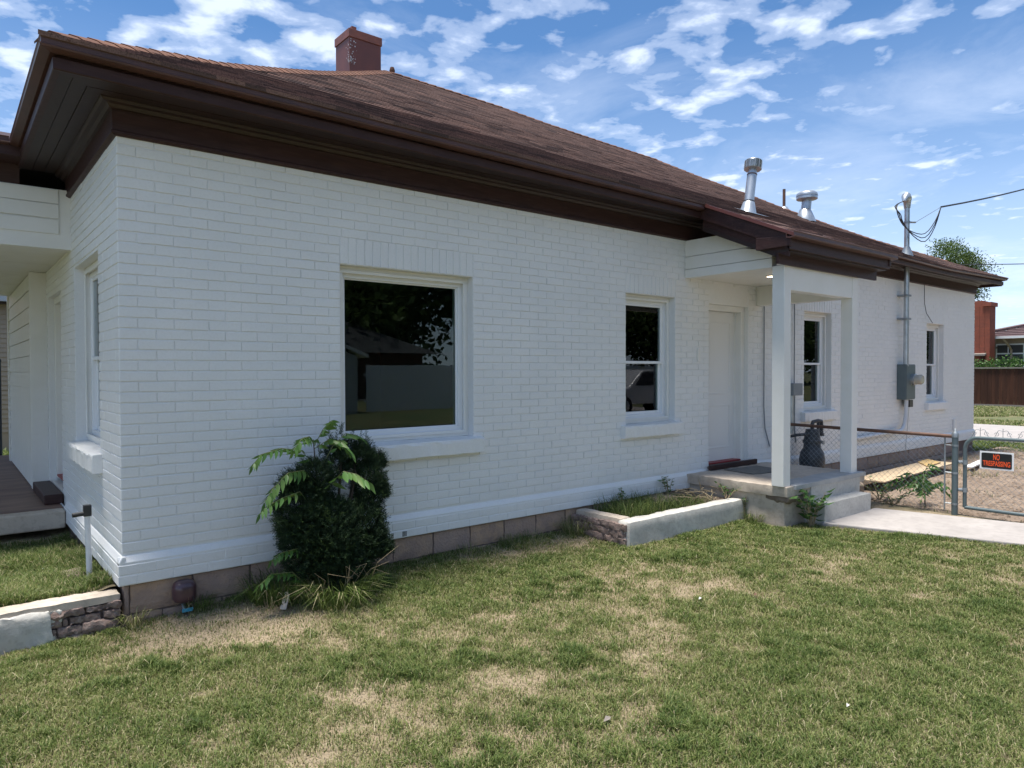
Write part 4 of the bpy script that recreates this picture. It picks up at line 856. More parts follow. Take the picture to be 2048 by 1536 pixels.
for pts, nl, ll in (
    ([(-.03, -.03, .95), (-.16, -.08, 1.10), (-.32, -.12, 1.13), (-.47, -.14, 1.10), (-.53, -.15, 1.03)], 12, .085),
    ([(-.03, -.03, .85), (-.15, -.10, .96), (-.28, -.14, .96), (-.40, -.16, .86), (-.46, -.18, .78)], 11, .10),
    ([(-.02, -.02, .62), (-.20, -.14, .82), (-.33, -.18, .80), (-.45, -.2, .76), (-.50, -.2, .71)], 7, .085),
    ([(-.06, -.05, 1.14), (-.12, -.12, 1.20), (-.20, -.18, 1.19), (-.27, -.2, 1.12)], 8, .09),
    ([(-.05, -.04, 1.12), (.0, -.08, 1.24), (.04, -.12, 1.30), (.02, -.2, 1.30)], 8, .085),
    ([(-.05, -.04, 1.10), (.04, -.10, 1.17), (.14, -.12, 1.14), (.20, -.14, 1.06)], 7, .10),
    ([(.0, .02, .90), (.13, .04, 1.10), (.24, .05, 1.19), (.33, .05, 1.17), (.40, .05, 1.13)], 9, .085),
    ([(.02, -.05, .8), (.07, -.26, .95), (.14, -.33, .93), (.22, -.36, .87)], 6, .12),
    ([(-.02, -.06, .3), (-.2, -.12, .42), (-.34, -.16, .42), (-.42, -.18, .38)], 8, .08),
    ([(-.05, -.06, .05), (-.25, -.12, .26), (-.40, -.14, .28), (-.5, -.16, .22)], 8, .085)):
    frond(None, pts, nl+3, ll, .55 if pts[-1][2] > .5 else .4, parent=ail, single=True)
# long grass tuft at its foot
def tuft(name, cx, cy, z, rad, n, h0, h1, label, t0=.15, t1=.55, wd=.006, lean=1.1, group=None):
    a = rng.random(n)*6.28; r = rad*np.sqrt(rng.random(n)); x = cx+r*np.cos(a); y = cy+r*np.sin(a)
    y = np.minimum(y, -.035) if cy < 0 and cx > -.5 and cx < 15.6 else y
    tt = np.clip(t0+(t1-t0)*rng.random(n), 0, 1); tt[rng.random(n) < .1] = .9
    return tag(blades(name, x, y, np.full(n, z), h0+(h1-h0)*rng.random(n), np.full(n, wd)*(.7+.5*rng.random(n)), tt, lean, az=a+rng.normal(0, .6, n), kind=None, curl=.9), label, 'grass tuft', group)
tuft('grass_tuft', 1.30, -.52, .02, .22, 620, .14, .36, 'long arching grass tuft at the front of the yew bush', .08, .5, .0055)
tuft('grass_tuft', .98, -.22, .03, .20, 520, .12, .34, 'tall dark grass tuft between the yew bush and the foundation blocks', .03, .4, .0055)
tuft('grass_tuft', 1.62, -.28, .03, .14, 200, .08, .22, 'small shaded grass tuft at the right foot of the yew bush', .05, .45, .005)
tuft('grass_tuft', .47, -.05, .02, .09, 190, .06, .20, 'wispy grass tuft beside the purple faucet cover', .05, .5, .003)
tuft('grass_tuft', .045, -.07, .03, .06, 60, .05, .15, 'yellowish weed tuft at the house corner by the low wall', .5, .95, .006)
tuft('grass_tuft', 4.05, -.12, .03, .13, 260, .1, .34, 'dry olive grass clump where the planter meets the wall', .3, .9, .004)
tuft('grass_tuft', 3.35, -.12, .05, .25, 330, .04, .16, 'low wispy grey green weeds along the foundation blocks', .2, .8, .003)
tuft('grass_tuft', 2.75, -.09, .05, .12, 120, .04, .14, 'short weeds under the foundation vent', .2, .7, .003)
tuft('grass_tuft', 6.02, -.92, .02, .09, 170, .06, .22, 'green grass tuft in the gap between planter and stoop', .1, .5, .004)
# planter growth
n = 4200; x = rng.uniform(4.32, 5.75, n); y = rng.uniform(-.62, -.05, n); k = rng.random(n) < np.clip(1.15-.75*np.abs(x-4.85), .05, 1); x, y = x[k], y[k]
tag(blades('planter_grass', x, y, np.full(len(x), .19), .06+.20*rng.random(len(x))**2*np.clip(1.3-.8*np.abs(x-4.6), .3, 1), .004+.002*rng.random(len(x)), np.clip(.3+.2*rng.normal(size=len(x)), 0, 1), .9), 'green grass growing inside the planter', 'grass')
tag(rbox('planter_rock', M['rock'], None, 5.10, 5.46, -.36, -.08, .17, .30, step=.04, amp=.02, seed=81, rnd=.05), 'flat grey brown rock lying in the planter', 'rock')
def sticks(name, n, c, s, r0, label, cat, zlo=.0):
    b = MB()
    for i in range(n):
        p = Vector((c[0]+rng.normal(0, s[0]), c[1]+rng.normal(0, s[1]), c[2]+abs(rng.normal(0, s[2])))); d = Vector((rng.normal(0, 1), rng.normal(0, .7), rng.normal(0, .25))).normalized()*rng.uniform(.08, .26); b.tube([p, p+d*.5+Vector((0, 0, .01)), p+d], [r0, r0*.9, r0*.5], 5)
    return tag(b.build(name, M['straw'], None, kind='stuff'), label, cat)
sticks('dry_twigs', 42, (5.68, -.42, .27), (.16, .12, .03), .005, 'pile of dry twigs and bark in the planter', 'twigs')
def leafy(name, c, nst, hgt, spread, ll, label, tint=.4, cat='weed', group=None, per=9):
    e = empty(name, c, 0, label, cat, group); b = MB(); Cs, Us, Ws = [], [], []
    for i in range(nst):
        a = rng.random()*6.28; tip = Vector((math.cos(a)*spread*rng.uniform(.3, 1), math.sin(a)*spread*rng.uniform(.3, 1), hgt*rng.uniform(.6, 1))); mid = tip*.5+Vector((0, 0, hgt*.12)); b.tube([(0, 0, -.02), mid, tip], [.005, .004, .002], 5)
        for k in range(per):
            t = .25+.75*k/(per-1); p = (mid*(2*t) if t < .5 else mid.lerp(tip, 2*t-1)); aa = rng.random()*6.28; u = Vector((math.cos(aa), math.sin(aa), rng.uniform(-.4, .5))).normalized()*ll*rng.uniform(.6, 1.15); Cs.append(p); Us.append(u); Ws.append(u.cross(Vector((rng.normal(0, .3), rng.normal(0, .3), 1))).normalized()*ll*rng.uniform(.2, .3))
    b.build('stem', M['straw'], e); C_, U, W = np.array(Cs), np.array(Us), np.array(Ws); nrm = unit(np.cross(U, W)); ln = np.linalg.norm(U, axis=1, keepdims=True)
    V = np.stack([C_, C_+U*.4+W+nrm*.05*ln, C_+U*.5-nrm*.02*ln, C_+U*.4-W+nrm*.05*ln, C_+U-nrm*.12*ln], 1).reshape(-1, 3); k = (np.arange(len(C_))*5)[:, None]; T = np.concatenate([k+np.array([a]) for a in ((0, 1, 2), (1, 4, 2), (0, 2, 3), (2, 4, 3))], 1).reshape(-1, 3)
    np_obj('leaves', V, T, M['leaf'], e, {'tint': ('POINT', np.repeat(np.clip(tint+rng.normal(0, .18, len(C_)), 0, 1), 5))}); return e
leafy('leafy_weed', (6.30, -1.44, .0), 11, .42, .22, .12, 'broad leaved green weed growing in the corner of stoop and step', .35, per=8)
leafy('leafy_weed', (5.55, -.12, .22), 5, .26, .12, .06, 'reddish leafed weed in the planter under the door sill', .6)
leafy('leafy_weed', (5.95, -.62, .24), 7, .20, .20, .05, 'small leaved vine creeping over the planter end', .3)
leafy('leafy_weed', (4.75, -.12, .20), 4, .26, .08, .05, 'upright small leaved weed in the planter against the wall', .45)
leafy('leafy_weed', (6.02, -.80, .05), 4, .28, .06, .045, 'thin vine hanging down between planter and stoop', .2)
sap = empty('fence_sapling', (8.45, -1.75, 0), 0, 'young sapling with feathery leaves growing behind the chain link fence', 'sapling')
b = MB(); b.tube([(0, 0, 0), (.0, .0, .2), (.01, -.02, .42)], [.009, .007, .003], 6); b.build('stem', M['bark'], sap)
for i in range(13):
    a = rng.random()*6.28; l = rng.uniform(.25, .5); z0 = rng.uniform(.12, .42); frond(None, [(0, 0, z0), (math.cos(a)*l*.5, math.sin(a)*l*.5, z0+.13), (math.cos(a)*l, math.sin(a)*l, z0+.02)], 7, .10, .35, parent=sap)
leafy('leafy_weed', (8.6, -1.15, 0), 8, .30, .28, .06, 'low brownish weed behind the fence by the plywood', .75)
leafy('leafy_weed', (8.3, -1.45, 0), 8, .22, .25, .06, 'yellow green weed at the foot of the fence beside the step', .7)
# debris on the lawn
for i, (x, y, s, m_, lab) in enumerate(((3.35, -2.15, .02, 'flake', 'small white paper scrap on the lawn'), (2.55, -3.6, .016, 'flake', 'white plastic scrap on the near lawn'), (3.75, -2.35, .025, 'rust', 'brown dead leaf on the lawn'), (1.52, -2.95, .03, 'greywood', 'grey wood chip on the lawn'))):
    b = MB(); z = float(lawn_z(x, y))+.028; b.add([(x-s, y, z), (x, y-s*.5, z+.008), (x+s, y+s*.2, z+.002), (x+.2*s, y+s*.6, z+.012)], [(0, 1, 2), (0, 2, 3)]); tag(b.build('lawn_scrap', M[m_], None), lab, 'scrap')
b = MB(); b.add([(.90, -.42, .03), (.93, -.46, .03), (.985, -.40, .13), (.955, -.37, .13)], [(0, 1, 2, 3)]); b.build('stone_shard', M['conc_t'], None); tag(bpy.data.objects['stone_shard'], 'pale flat stone shard leaning in the grass by the yew', 'stone')

# ------------------------------------------------------------------ chain-link fence, gate, sign
def diamonds(b, x, y0, y1, z0, z1, p=.068, r=.0016):
    n = int((y1-y0+z1-z0)/p)+1
    for i in range(-int((z1-z0)/p)-1, n+1):
        for s in (1, -1):
            a = y0+i*p if s > 0 else y1-i*p
            # line y = a + s*(z-z0)
            t0, t1 = 0, z1-z0
            lo, hi = (y0-a, y1-a) if s > 0 else (a-y1, a-y0)
            t0, t1 = max(t0, lo), min(t1, hi)
            if t1-t0 > .01: b.tube([(x+.002*s, a+s*t0, z0+t0), (x+.002*s, a+s*t1, z0+t1)], r, 4, False)
fn = empty('chain_link_fence', (8.2, -1.1, 0), 0, 'grey chain link fence with rusty top rail running from the house to the gate', 'fence')
FX = lambda o: pp(o, 8.2, -1.1)
b = MB(); b.tube([(8.2, -2.16, -.2), (8.2, -2.16, .93)], .033, 16); FX(b.build('post', M['ebox'], fn, True))
b = MB(); b.lathe([(.037, 0), (.037, .04), (.03, .055), (.016, .075), (.010, .095), (.0, .105)], (8.2, -2.16, .905), 16); FX(b.build('post_cap', M['galv_d'], fn, True))
b = MB(); b.tube([(8.2, -2.13, .915), (8.2, -1.2, .925), (8.2, -.02, .94)], .021, 12); FX(b.build('top_rail', M['rust'], fn, True))
b = MB(); diamonds(b, 8.2, -2.05, -.03, .06, .91); FX(b.build('wire_mesh', M['galv_d'], fn, kind='stuff'))
for z in (.12, .48, .8):
    b = MB(); b.lathe([(.036, 0), (.036, .022)], (8.2, -2.16, z), 14); b.tube([(8.2, -2.13, z+.01), (8.2, -2.06, z+.01)], .008, 6); FX(b.build('tension_band', M['galv_d'], fn))
b = MB(); b.box(8.197, 8.203, -2.062, -2.045, .05, .90); FX(b.build('tension_bar', M['galv_d'], fn))
gate = empty('chain_link_gate', (8.24, -2.8, 0), 0, 'grey tube gate of chain link with curled wire along its top', 'gate')
GX = lambda o: pp(o, 8.24, -2.8)
arc = [(8.24, -2.25, .10), (8.24, -2.25, .78)]+[(8.24, -2.25-.13*(1-math.cos(a)), .78+.13*math.sin(a)) for a in np.linspace(.2, math.pi/2, 6)]+[(8.24, -3.15, .915)]+[(8.24, -3.15-.13*math.sin(a), .915-.13*(1-math.cos(a))) for a in np.linspace(.2, math.pi/2, 6)]+[(8.24, -3.28, .10), (8.24, -2.25, .10)]
b = MB(); b.tube(arc, .021, 12); GX(b.build('gate_frame', M['ebox'], gate, True))
b = MB(); diamonds(b, 8.245, -3.26, -2.29, .12, .88); GX(b.build('wire_mesh', M['galv_d'], gate, kind='stuff'))
for k in range(4):
    yc_ = -2.40-.22*k; b = MB()
    for s in (-1, 1):
        pts = [(8.24, yc_+s*.005, 1.0)]+[(8.24, yc_+s*(.02+.075*t/6), 1.0+.02*math.sin(t*.9)-.075*(t/6)**1.5) for t in range(1, 7)]; b.tube(pts, .0028, 5)
        b.tube([(8.24, yc_+s*(.06+.02*math.cos(a)), .965+.02*math.sin(a)) for a in np.linspace(0, 5, 9)], .0025, 5)
    b.tube([(8.24, yc_, .90), (8.24, yc_, 1.03)], .003, 5); GX(b.build('wire_scroll', M['galv_d'], gate))
for z in (.30, .62):
    b = MB(); b.tube([(8.2, -2.19, z), (8.24, -2.23, z)], .02, 10); b.lathe([(.028, 0), (.028, .05)], (8.24, -2.25, z-.025), 12); GX(b.build('hinge', M['galv_d'], gate, True))
sign = empty('no_trespassing_sign', (8.212, -2.57, .67), 0, 'black and orange no trespassing sign with white border wired to the gate', 'sign')
# local axes of the sign: across = -y, up = z, facing -x
def signbox(a0, a1, c0, c1, d0, d1, nm, m_, bev=0):
    b = MB(); b.box(-d1, -d0, -a1, -a0, c0, c1); return b.build(nm, m_, sign, bevel=bev)
signbox(-.163, .163, -.10, .10, 0, .004, 'plate', M['signw'], .001)
def rrect(w_, h_, r_, d, nm, m_):
    pts = []
    for cx_, cy_, a0 in ((w_-r_, h_-r_, 0), (-w_+r_, h_-r_, 90), (-w_+r_, -h_+r_, 180), (w_-r_, -h_+r_, 270)):
        for k in range(5): a = math.radians(a0+22.5*k); pts.append((cx_+r_*math.cos(a), cy_+r_*math.sin(a)))
    b = MB(); b.add([(-d, -p, q) for p, q in pts], [tuple(range(len(pts)))]); return b.build(nm, m_, sign)
rrect(.146, .084, .014, .0055, 'print_panel', M['signk'])
def text_mesh(s, size, cx_, cz_, width):
    cu = bpy.data.curves.new('t', 'FONT'); cu.body = s; cu.size = size; cu.align_x = 'CENTER'; cu.align_y = 'CENTER'; cu.offset = .0022*size/.1; cu.extrude = .0003
    o = bpy.data.objects.new('t', cu); COL.objects.link(o); dg = bpy.context.evaluated_depsgraph_get(); dg.update(); me = bpy.data.meshes.new_from_object(o.evaluated_get(dg)); bpy.data.objects.remove(o)
    v = np.array([q.co[:] for q in me.vertices]); x, y, z = v[:, 0], v[:, 1], v[:, 2]; x = (x-(x.min()+x.max())/2); x *= width/(x.max()-x.min()); y = y-(y.min()+y.max())/2
    me.vertices.foreach_set('co', np.stack([-.0068-z, -(x+cx_), y+cz_], 1).astype(np.float32).ravel()); me.update(); me.materials.clear(); me.materials.append(M['signo']); me.name = 'lettering'; link('lettering', me, sign); 
text_mesh('NO', .088, 0, .040, .062); text_mesh('TRESPASSING', .078, 0, -.032, .262)

# ------------------------------------------------------------------ meters, mast, wires
gm = empty('gas_meter', (8.50, -.28, 0), 0, 'dark grey gas meter with pipes standing behind the fence', 'gas meter')
b = MB(); b.lathe([(.13, .0), (.16, .02), (.17, .16), (.155, .26), (.115, .33), (.11, .39)], (0, 0, .28), 24); b.build('regulator_body', M['gas'], gm, True)
b = MB(); b.lathe([(.11, 0), (.125, .01), (.125, .045), (.11, .055), (.10, .12), (.085, .20), (.0, .21)], (0, 0, .665), 24); b.build('meter_body', M['gas'], gm, True)
b = MB(); b.tube([(.0, .0, .85), (.0, .0, .93), (.02, .0, .965), (.12, -.02, .98), (.19, -.03, .97), (.2, -.03, .92), (.2, -.03, .80)], .026, 12); b.build('outlet_pipe', M['gas'], gm, True)
b = MB(); b.tube([(.13, -.02, .98), (.13, -.02, .72), (.10, -.02, .50)], .022, 10); b.tube([(.2, -.03, .80), (.2, -.03, .76)], .038, 12); b.build('valve', M['gas'], gm, True)
b = MB(); b.tube([(-.08, .0, .80), (-.28, .05, .80), (-.33, .12, .78), (-.33, .25, .76)], .02, 10); b.tube([(0, 0, .45), (0, 0, -.1)], .022, 10); b.build('inlet_pipe', M['gas'], gm, True)
b = MB(); b.box(.03, .085, -.136, -.122, .66, .71); b.build('dial', M['galv_d'], gm)
jb = empty('junction_box', (8.38, -.02, 1.42), 0, 'small grey utility box with conduits on the wall by the porch post', 'utility box')
b = MB(); b.box(-.13, .12, -.12, .015, -.085, .085); b.build('box', M['ebox2'], jb, bevel=.006)
b = MB(); b.tube([(-.07, -.06, -.08), (-.07, -.06, -.62)], .022, 10); b.build('conduit', M['galv'], jb, True)
b = MB(); b.tube([(.02, -.05, -.08), (.02, -.05, -.55), (.06, -.05, -.75)], .012, 8); b.build('conduit', M['galv_d'], jb, True)
b = MB(); b.tube([(.08, -.012, .08), (.08, -.012, 1.22)], .008, 6); b.build('cable', M['ebox2'], jb)
cdt = empty('wall_cable', (7.70, -.02, 1.4), 0, 'grey cable fixed down the wall beside the side door', 'cable'); b = MB(); b.tube([(0, 0, 1.35), (0, 0, -.2), (.03, 0, -.5), (.15, 0, -.75)], .008, 6); b.build('sheath', M['ebox2'], cdt)
eb = empty('electric_meter', (12.10, -.0, 1.48), 0, 'grey green electric meter box with round meter on the white wall', 'electric meter')
b = MB(); b.box(-.19, .19, -.15, .0, -.305, .305); b.build('box', M['ebox'], eb, bevel=.008)
b = MB(); b.box(-.18, .18, -.158, -.15, -.29, .29); b.build('cover', M['ebox'], eb, bevel=.004)
b = MB(); b.lathe([(.10, 0), (.10, .05), (.088, .055)], (.06, -.158, .04), 24, (0, -1, 0)); b.build('meter_ring', M['galv'], eb, True)
b = MB(); b.lathe([(.085, 0), (.085, .10), (.07, .125), (.0, .13)], (.06, -.20, .04), 24, (0, -1, 0)); b.build('meter_dome', M['meterglass'], eb, True)
b = MB(); b.box(.02, .17, -.13, -.03, -.44, -.315); b.build('ground_box', M['blackpl'], eb, bevel=.006)
b = MB(); b.tube([(.12, -.08, -.44), (.14, -.05, -.8), (.10, -.04, -1.1), (.12, -.04, -1.45)], .004, 5); b.build('ground_wire', M['galv_d'], eb)
b = MB(); b.tube([(-.02, -.09, -.30), (-.03, -.09, -.60)]+[(-.05-.22*(1-math.cos(a)), -.09, -.60-.24*math.sin(a)) for a in np.linspace(.2, math.pi/2, 7)]+[(-.9, -.07, -.855), (-1.6, -.05, -.875), (-2.2, -.045, -.88)], .034, 12); b.build('conduit', M['pvc'], eb, True)
ms = empty('service_mast', (11.98, -.12, 1.8), 0, 'galvanised service mast rising through the eave to a weatherhead', 'mast')
b = MB(); b.tube([(0, 0, -.05), (0, 0, 2.68)], .042, 16); b.build('pipe', M['galv'], ms, True)
b = MB(); b.lathe([(.14, -.06), (.11, .0), (.055, .16), (.046, .18)], (0, 0, 1.82), 18); b.build('roof_boot', M['galv_d'], ms, True)
b = MB(); b.tube([(0, 0, 2.66), (0, 0, 2.76), (-.03, -.01, 2.82), (-.09, -.02, 2.84), (-.16, -.03, 2.80), (-.19, -.03, 2.74)], [.05, .062, .075, .075, .055, .03], 14); b.build('weatherhead', M['galv'], ms, True)
for z in (.75, 1.15):
    b = MB(); b.box(-.10, .08, -.05, .11, z, z+.03); b.build('strap', M['galv_d'], ms)
b = MB(); b.lathe([(.05, 0), (.05, .035)], (0, 0, 2.40), 14); b.tube([(0, 0, 2.42), (.22, -.05, 2.44)], .016, 8); b.build('wire_clamp', M['galv_d'], ms)
def sag(p, q, s, n=16): p, q = Vector(p), Vector(q); return [p.lerp(q, i/n)-Vector((0, 0, s*4*(i/n)*(1-i/n))) for i in range(n+1)]
wi = empty('service_wire', (12.2, -.17, 4.24), 0, 'black service wires looping from the weatherhead and running off over the yard', 'wire')
O = Vector((12.2, -.17, 4.24)); A = Vector((13.1, -.25, 4.62)); far = Vector((30., -.3, 9.2))
b = MB(); b.tube([p-O for p in sag(A, far, .25)], .016, 6); b.build('drop_cable', M['cable'], wi)
b = MB(); b.tube([Vector((12.2, -.17, 4.24))-O, A-O], .005, 5); b.build('messenger', M['galv_d'], wi)
for k in range(3):
    s0 = Vector((11.79, -.15, 4.55)); pts = [s0, Vector((11.4-.05*k, -.2, 4.42-.02*k)), Vector((11.28+.06*k, -.25, 4.25)), Vector((11.45, -.27, 4.08+.02*k)), Vector((11.9, -.25, 4.02-.03*k)), Vector((12.4, -.25, 4.06-.07*k)), Vector((12.82, -.25, 4.32-.05*k)), A]
    sm = []
    for i in range(len(pts)-1):
        for t in (0, .34, .67):
            p0, p1, p2, p3 = pts[max(i-1, 0)], pts[i], pts[i+1], pts[min(i+2, len(pts)-1)]; sm.append(.5*((2*p1)+(p2-p0)*t+(2*p0-5*p1+4*p2-p3)*t*t+(3*p1-p0-3*p2+p3)*t**3))
    b = MB(); b.tube([p-O for p in sm+[A]], .008, 5); b.build('lead', M['cable'], wi)
fw = MB(); fw.tube(sag((38, 9.5, 7.05), (38, -30, 6.3), 1.0, 20), .02, 5); tag(fw.build('street_wire', M['cable'], None), 'thin dark utility wire crossing the sky beyond the trees', 'wire')
hw = MB(); hw.tube([(12.95, -.04, 3.24), (12.96, -.04, 2.9), (13.02, -.05, 2.72), (13.25, -.07, 2.55)], .006, 5); tag(hw.build('loose_cable', M['cable'], None), 'loose dark cable end hanging from the frieze above the wall', 'cable')

# ------------------------------------------------------------------ boards in the yard
pb = MB(); pb.add([(0, 0, 0), (3.2, .22, -.03), (3.15, .62, -.02), (-.05, .42, .0), (0, 0, .018), (3.2, .22, -.012), (3.15, .62, -.002), (-.05, .42, .018)], [(0, 3, 2, 1), (4, 5, 6, 7), (0, 1, 5, 4), (1, 2, 6, 5), (2, 3, 7, 6), (3, 0, 4, 7)])
o = pb.build('plywood_sheet', M['ply'], None); o.location = (9.15, -.98, .13); tag(o, 'long pale plywood strip lying over the dirt yard', 'plywood')
pb = MB(); pb.add([(0, 0, 0), (.7, .05, 0), (1.0, .35, 0), (.5, .33, 0), (0, 0, .012), (.7, .05, .012), (1.0, .35, .012), (.5, .33, .012)], [(0, 3, 2, 1), (4, 5, 6, 7), (0, 1, 5, 4), (1, 2, 6, 5), (2, 3, 7, 6), (3, 0, 4, 7)])
o = pb.build('board_offcut', M['osb'], None); o.location = (11.3, -.72, .137); tag(o, 'yellow board offcut lying on the plywood strip', 'board')
pb = MB(); pb.box(0, .42, -.045, .045, 0, .085); o = pb.build('wood_block', M['rock'], None, bevel=.006); o.location = (8.78, -.82, .03); o.rotation_euler = (0, 0, .5); tag(o, 'short reddish timber offcut propping the plywood end', 'timber')
pb = MB(); pb.box(0, 1.6, -.06, .06, 0, .02); o = pb.build('white_board', M['signw'], None); o.location = (12.3, -.98, .06); o.rotation_euler = (0, 0, .12); tag(o, 'white painted board lying on the dirt behind the gate post', 'board')

# ------------------------------------------------------------------ background right: board fence, hedge, brick neighbour, tree
bf = empty('board_fence', (38, 4, 0), 0, 'dark brown board fence with grey cap across the far lawn', 'fence')
fbm_ = MB(); fbm_.box(0, .02, 0, .145, 0, 1.72); fbme = fbm_.mesh('fence_board'); fbme.materials.append(M['fencewood'])
for i in range(78): link('fence_board', fbme, bf, (rng.normal(0, .004), -5.7+i*.152, rng.normal(0, .006)))
b = MB(); b.box(-.05, .10, -5.8, 6.2, 1.735, 1.80); b.build('cap_rail', M['greywood'], bf); b = MB(); b.box(-.04, .0, -5.8, 6.2, -.05, .03); b.build('kick_board', M['greywood'], bf); b = MB(); b.box(.02, .06, -5.8, 6.2, .3, .4); b.box(.02, .06, -5.8, 6.2, 1.4, 1.5); b.build('rails', M['fencewood'], bf)
def leafcloud(name, material, parent, centers, radii, n, size, kind='stuff', flat=.75):
    ci = rng.integers(0, len(centers), n); d = unit(rng.normal(size=(n, 3))); r = np.abs(rng.normal(.75, .28, n))[:, None]; P = np.array(centers)[ci]+d*r*np.array(radii)[ci]
    U = unit(d+rng.normal(0, .8, (n, 3)))*(size*(.6+.8*rng.random(n)))[:, None]; W = unit(np.cross(U, rng.normal(size=(n, 3))))*(size*.32); return quads_obj(name, P, U, W, np.clip(.45+rng.normal(0, .22, n)+.1*d[:, 2], 0, 1), material, parent, kind)
hg = empty('hedge', (39.2, 6, 0), 0, 'green clipped hedge showing above the brown fence', 'hedge'); leafcloud('foliage', M['hedge'], hg, [(0, k*.7-7, 1.75+rng.random()*.15) for k in range(20)], [(.5, .55, .42)]*20, 9000, .11); b = MB(); [b.tube([(0, k*.7-7, 0), (0, k*.7-7, 1.6)], .03, 5) for k in range(20)]; b.build('stems', M['bark'], hg)
nb_ = empty('brick_neighbour_house', (46, 6, 0), 0, 'red brick house with tall chimney and purple brown roof beyond the fence', 'house')
b = MB(); b.box(0, 9, -12, 4.2, -.2, 3.45); b.build('wall', M['tan_siding'], nb_)
b = MB(); b.add([(-.8, -13, 3.5), (-.8, 3.9, 3.5), (9.5, 3.9, 3.5), (9.5, -13, 3.5), (4.3, -2.5, 5.15), (4.3, -8.5, 5.15)], [(0, 4, 1), (0, 5, 4), (1, 4, 2), (2, 4, 5, 3), (3, 5, 0), (0, 1, 2, 3)]); b.build('roof', M['roof2'], nb_)
def rz_(x, y): return 3.5
for i in range(15):
    t = i/15; x = -.8+5.1*t; z = 3.5+1.65*t; b = MB(); y0, y1 = -13+4.5*t, 3.9-6.4*t; b.add([(x, y0, z+.01), (x, y1, z+.01), (x, y1, z+.07), (x, y0, z+.07), (x+.34, y0+.3, z+.112), (x+.34, y1-.42, z+.112)], [(0, 3, 2, 1), (3, 4, 5, 2)]); b.build('tile_course', M['roof2'], nb_)
b = MB(); b.tube([(-.8, 3.9, 3.6), (4.3, -2.5, 5.25)], .09, 6); b.build('hip_cap', M['roof2'], nb_); b = MB(); b.box(-.95, -.8, -13, 3.9, 3.42, 3.55); b.build('gutter', M['signw'], nb_)
ck = empty('chimney', (-1.95, 2.25, 0)); ck.parent = nb_
b = MB(); b.box(.012, .93, .012, 1.0, 0, 5.25); b.build('chimney_core', M['redmortar'], ck)
bk = MB(); bk.box(0, .02, 0, .235, 0, .075); bkm = bk.mesh('brick'); bkm.materials.append(M['redbrick']); bk2 = MB(); bk2.box(0, .235, 0, .02, 0, .075); bkm2 = bk2.mesh('brick'); bkm2.materials.append(M['redbrick'])
for k in range(38):
    for j in range(4): link('brick', bkm, ck, (-.006, j*.25+(.0 if k % 2 else .0), 2.1+k*.083)); 
    for j in range(3): link('brick', bkm2, ck, (.02+j*.25, -.006, 2.1+k*.083))
b = MB(); b.box(-.08, 1.0, -.08, .35, 5.2, 5.42); b.box(.0, .9, .35, .8, 5.2, 5.52); b.box(-.06, .95, .8, 1.08, 5.2, 5.42); b.build('chimney_crown', M['redbrick'], ck)
nw = empty('window', (-.03, 1.95, 2.35)); nw.parent = nb_
b = MB(); b.box(-.05, .0, -1.9, .55, -.75, .80); b.build('frame', M['signw'], nw)
for (a0, a1, c0, c1) in ((-.75, -.08, .28, .72), (-.08+.06, .48, .28, .72), (-.75, .48, -.68, .20), (-1.85, -.82, -.68, .72)):
    b = MB(); b.box(-.07, -.051, a0, a1, c0, c1); b.build('pane', M['darkroof'], nw)
b = MB(); b.tube([(-.85, 1.95, 3.4), (-.5, 1.8, 3.1), (-.12, 1.75, 2.8), (-.12, 1.75, 0)], .06, 8); b.build('downpipe', M['tan_siding'], nb_)
b = MB(); b.add([(-2.2, 2.4, 2.55), (-2.2, 6, 2.55), (-.2, 6, 3.0), (-.2, 2.4, 3.0), (-2.2, 2.4, 2.45), (-2.2, 6, 2.45), (-.2, 6, 2.9), (-.2, 2.4, 2.9)], [(0, 1, 2, 3)[::-1], (4, 5, 6, 7), (0, 1, 5, 4), (1, 2, 6, 5), (2, 3, 7, 6), (3, 0, 4, 7)]); b.build('porch_roof', M['greywood'], nb_)
b = MB(); b.box(-2.1, -1.95, 2.5, 2.65, 0, 2.5); b.build('porch_post', M['fencewood'], nb_); b = MB(); b.box(-.1, .0, 3.2, 8, 0, 3.0); b.build('porch_wall', M['fencewood'], nb_)
def tree(name, loc, trunk_h, centers, radii, n, size, label, material=None, group=None):
    e = empty(name, loc, 0, label, 'tree', group); b = MB(); b.tube([(0, 0, -.2), (.05, .05, trunk_h*.5), (.0, .1, trunk_h)], [.28, .22, .16], 9)
    for c in centers: b.tube([(0, .1, trunk_h*.9), (c[0]*.5, c[1]*.5, (c[2]+trunk_h)*.5), c], [.11, .07, .02], 6)
    b.build('trunk', M['bark'], e, True); leafcloud('crown', material or M['tree'], e, centers, radii, n, size); return e
tc_ = []
while len(tc_) < 46:
    v_ = rng.uniform(-1, 1, 3)
    if np.linalg.norm(v_) < 1: tc_.append((v_[0]*2.0, v_[1]*3.0-.25, 7.5+v_[2]*2.1+.5*math.cos(v_[1]*2)))
tree('street_tree', (52, 13.6, 0), 4.6, tc_, [(s_, s_*.9, s_*.75) for s_ in rng.uniform(.45, 1.0, 46)], 17000, .12, 'light green leafy tree rising behind the far end of the roof')

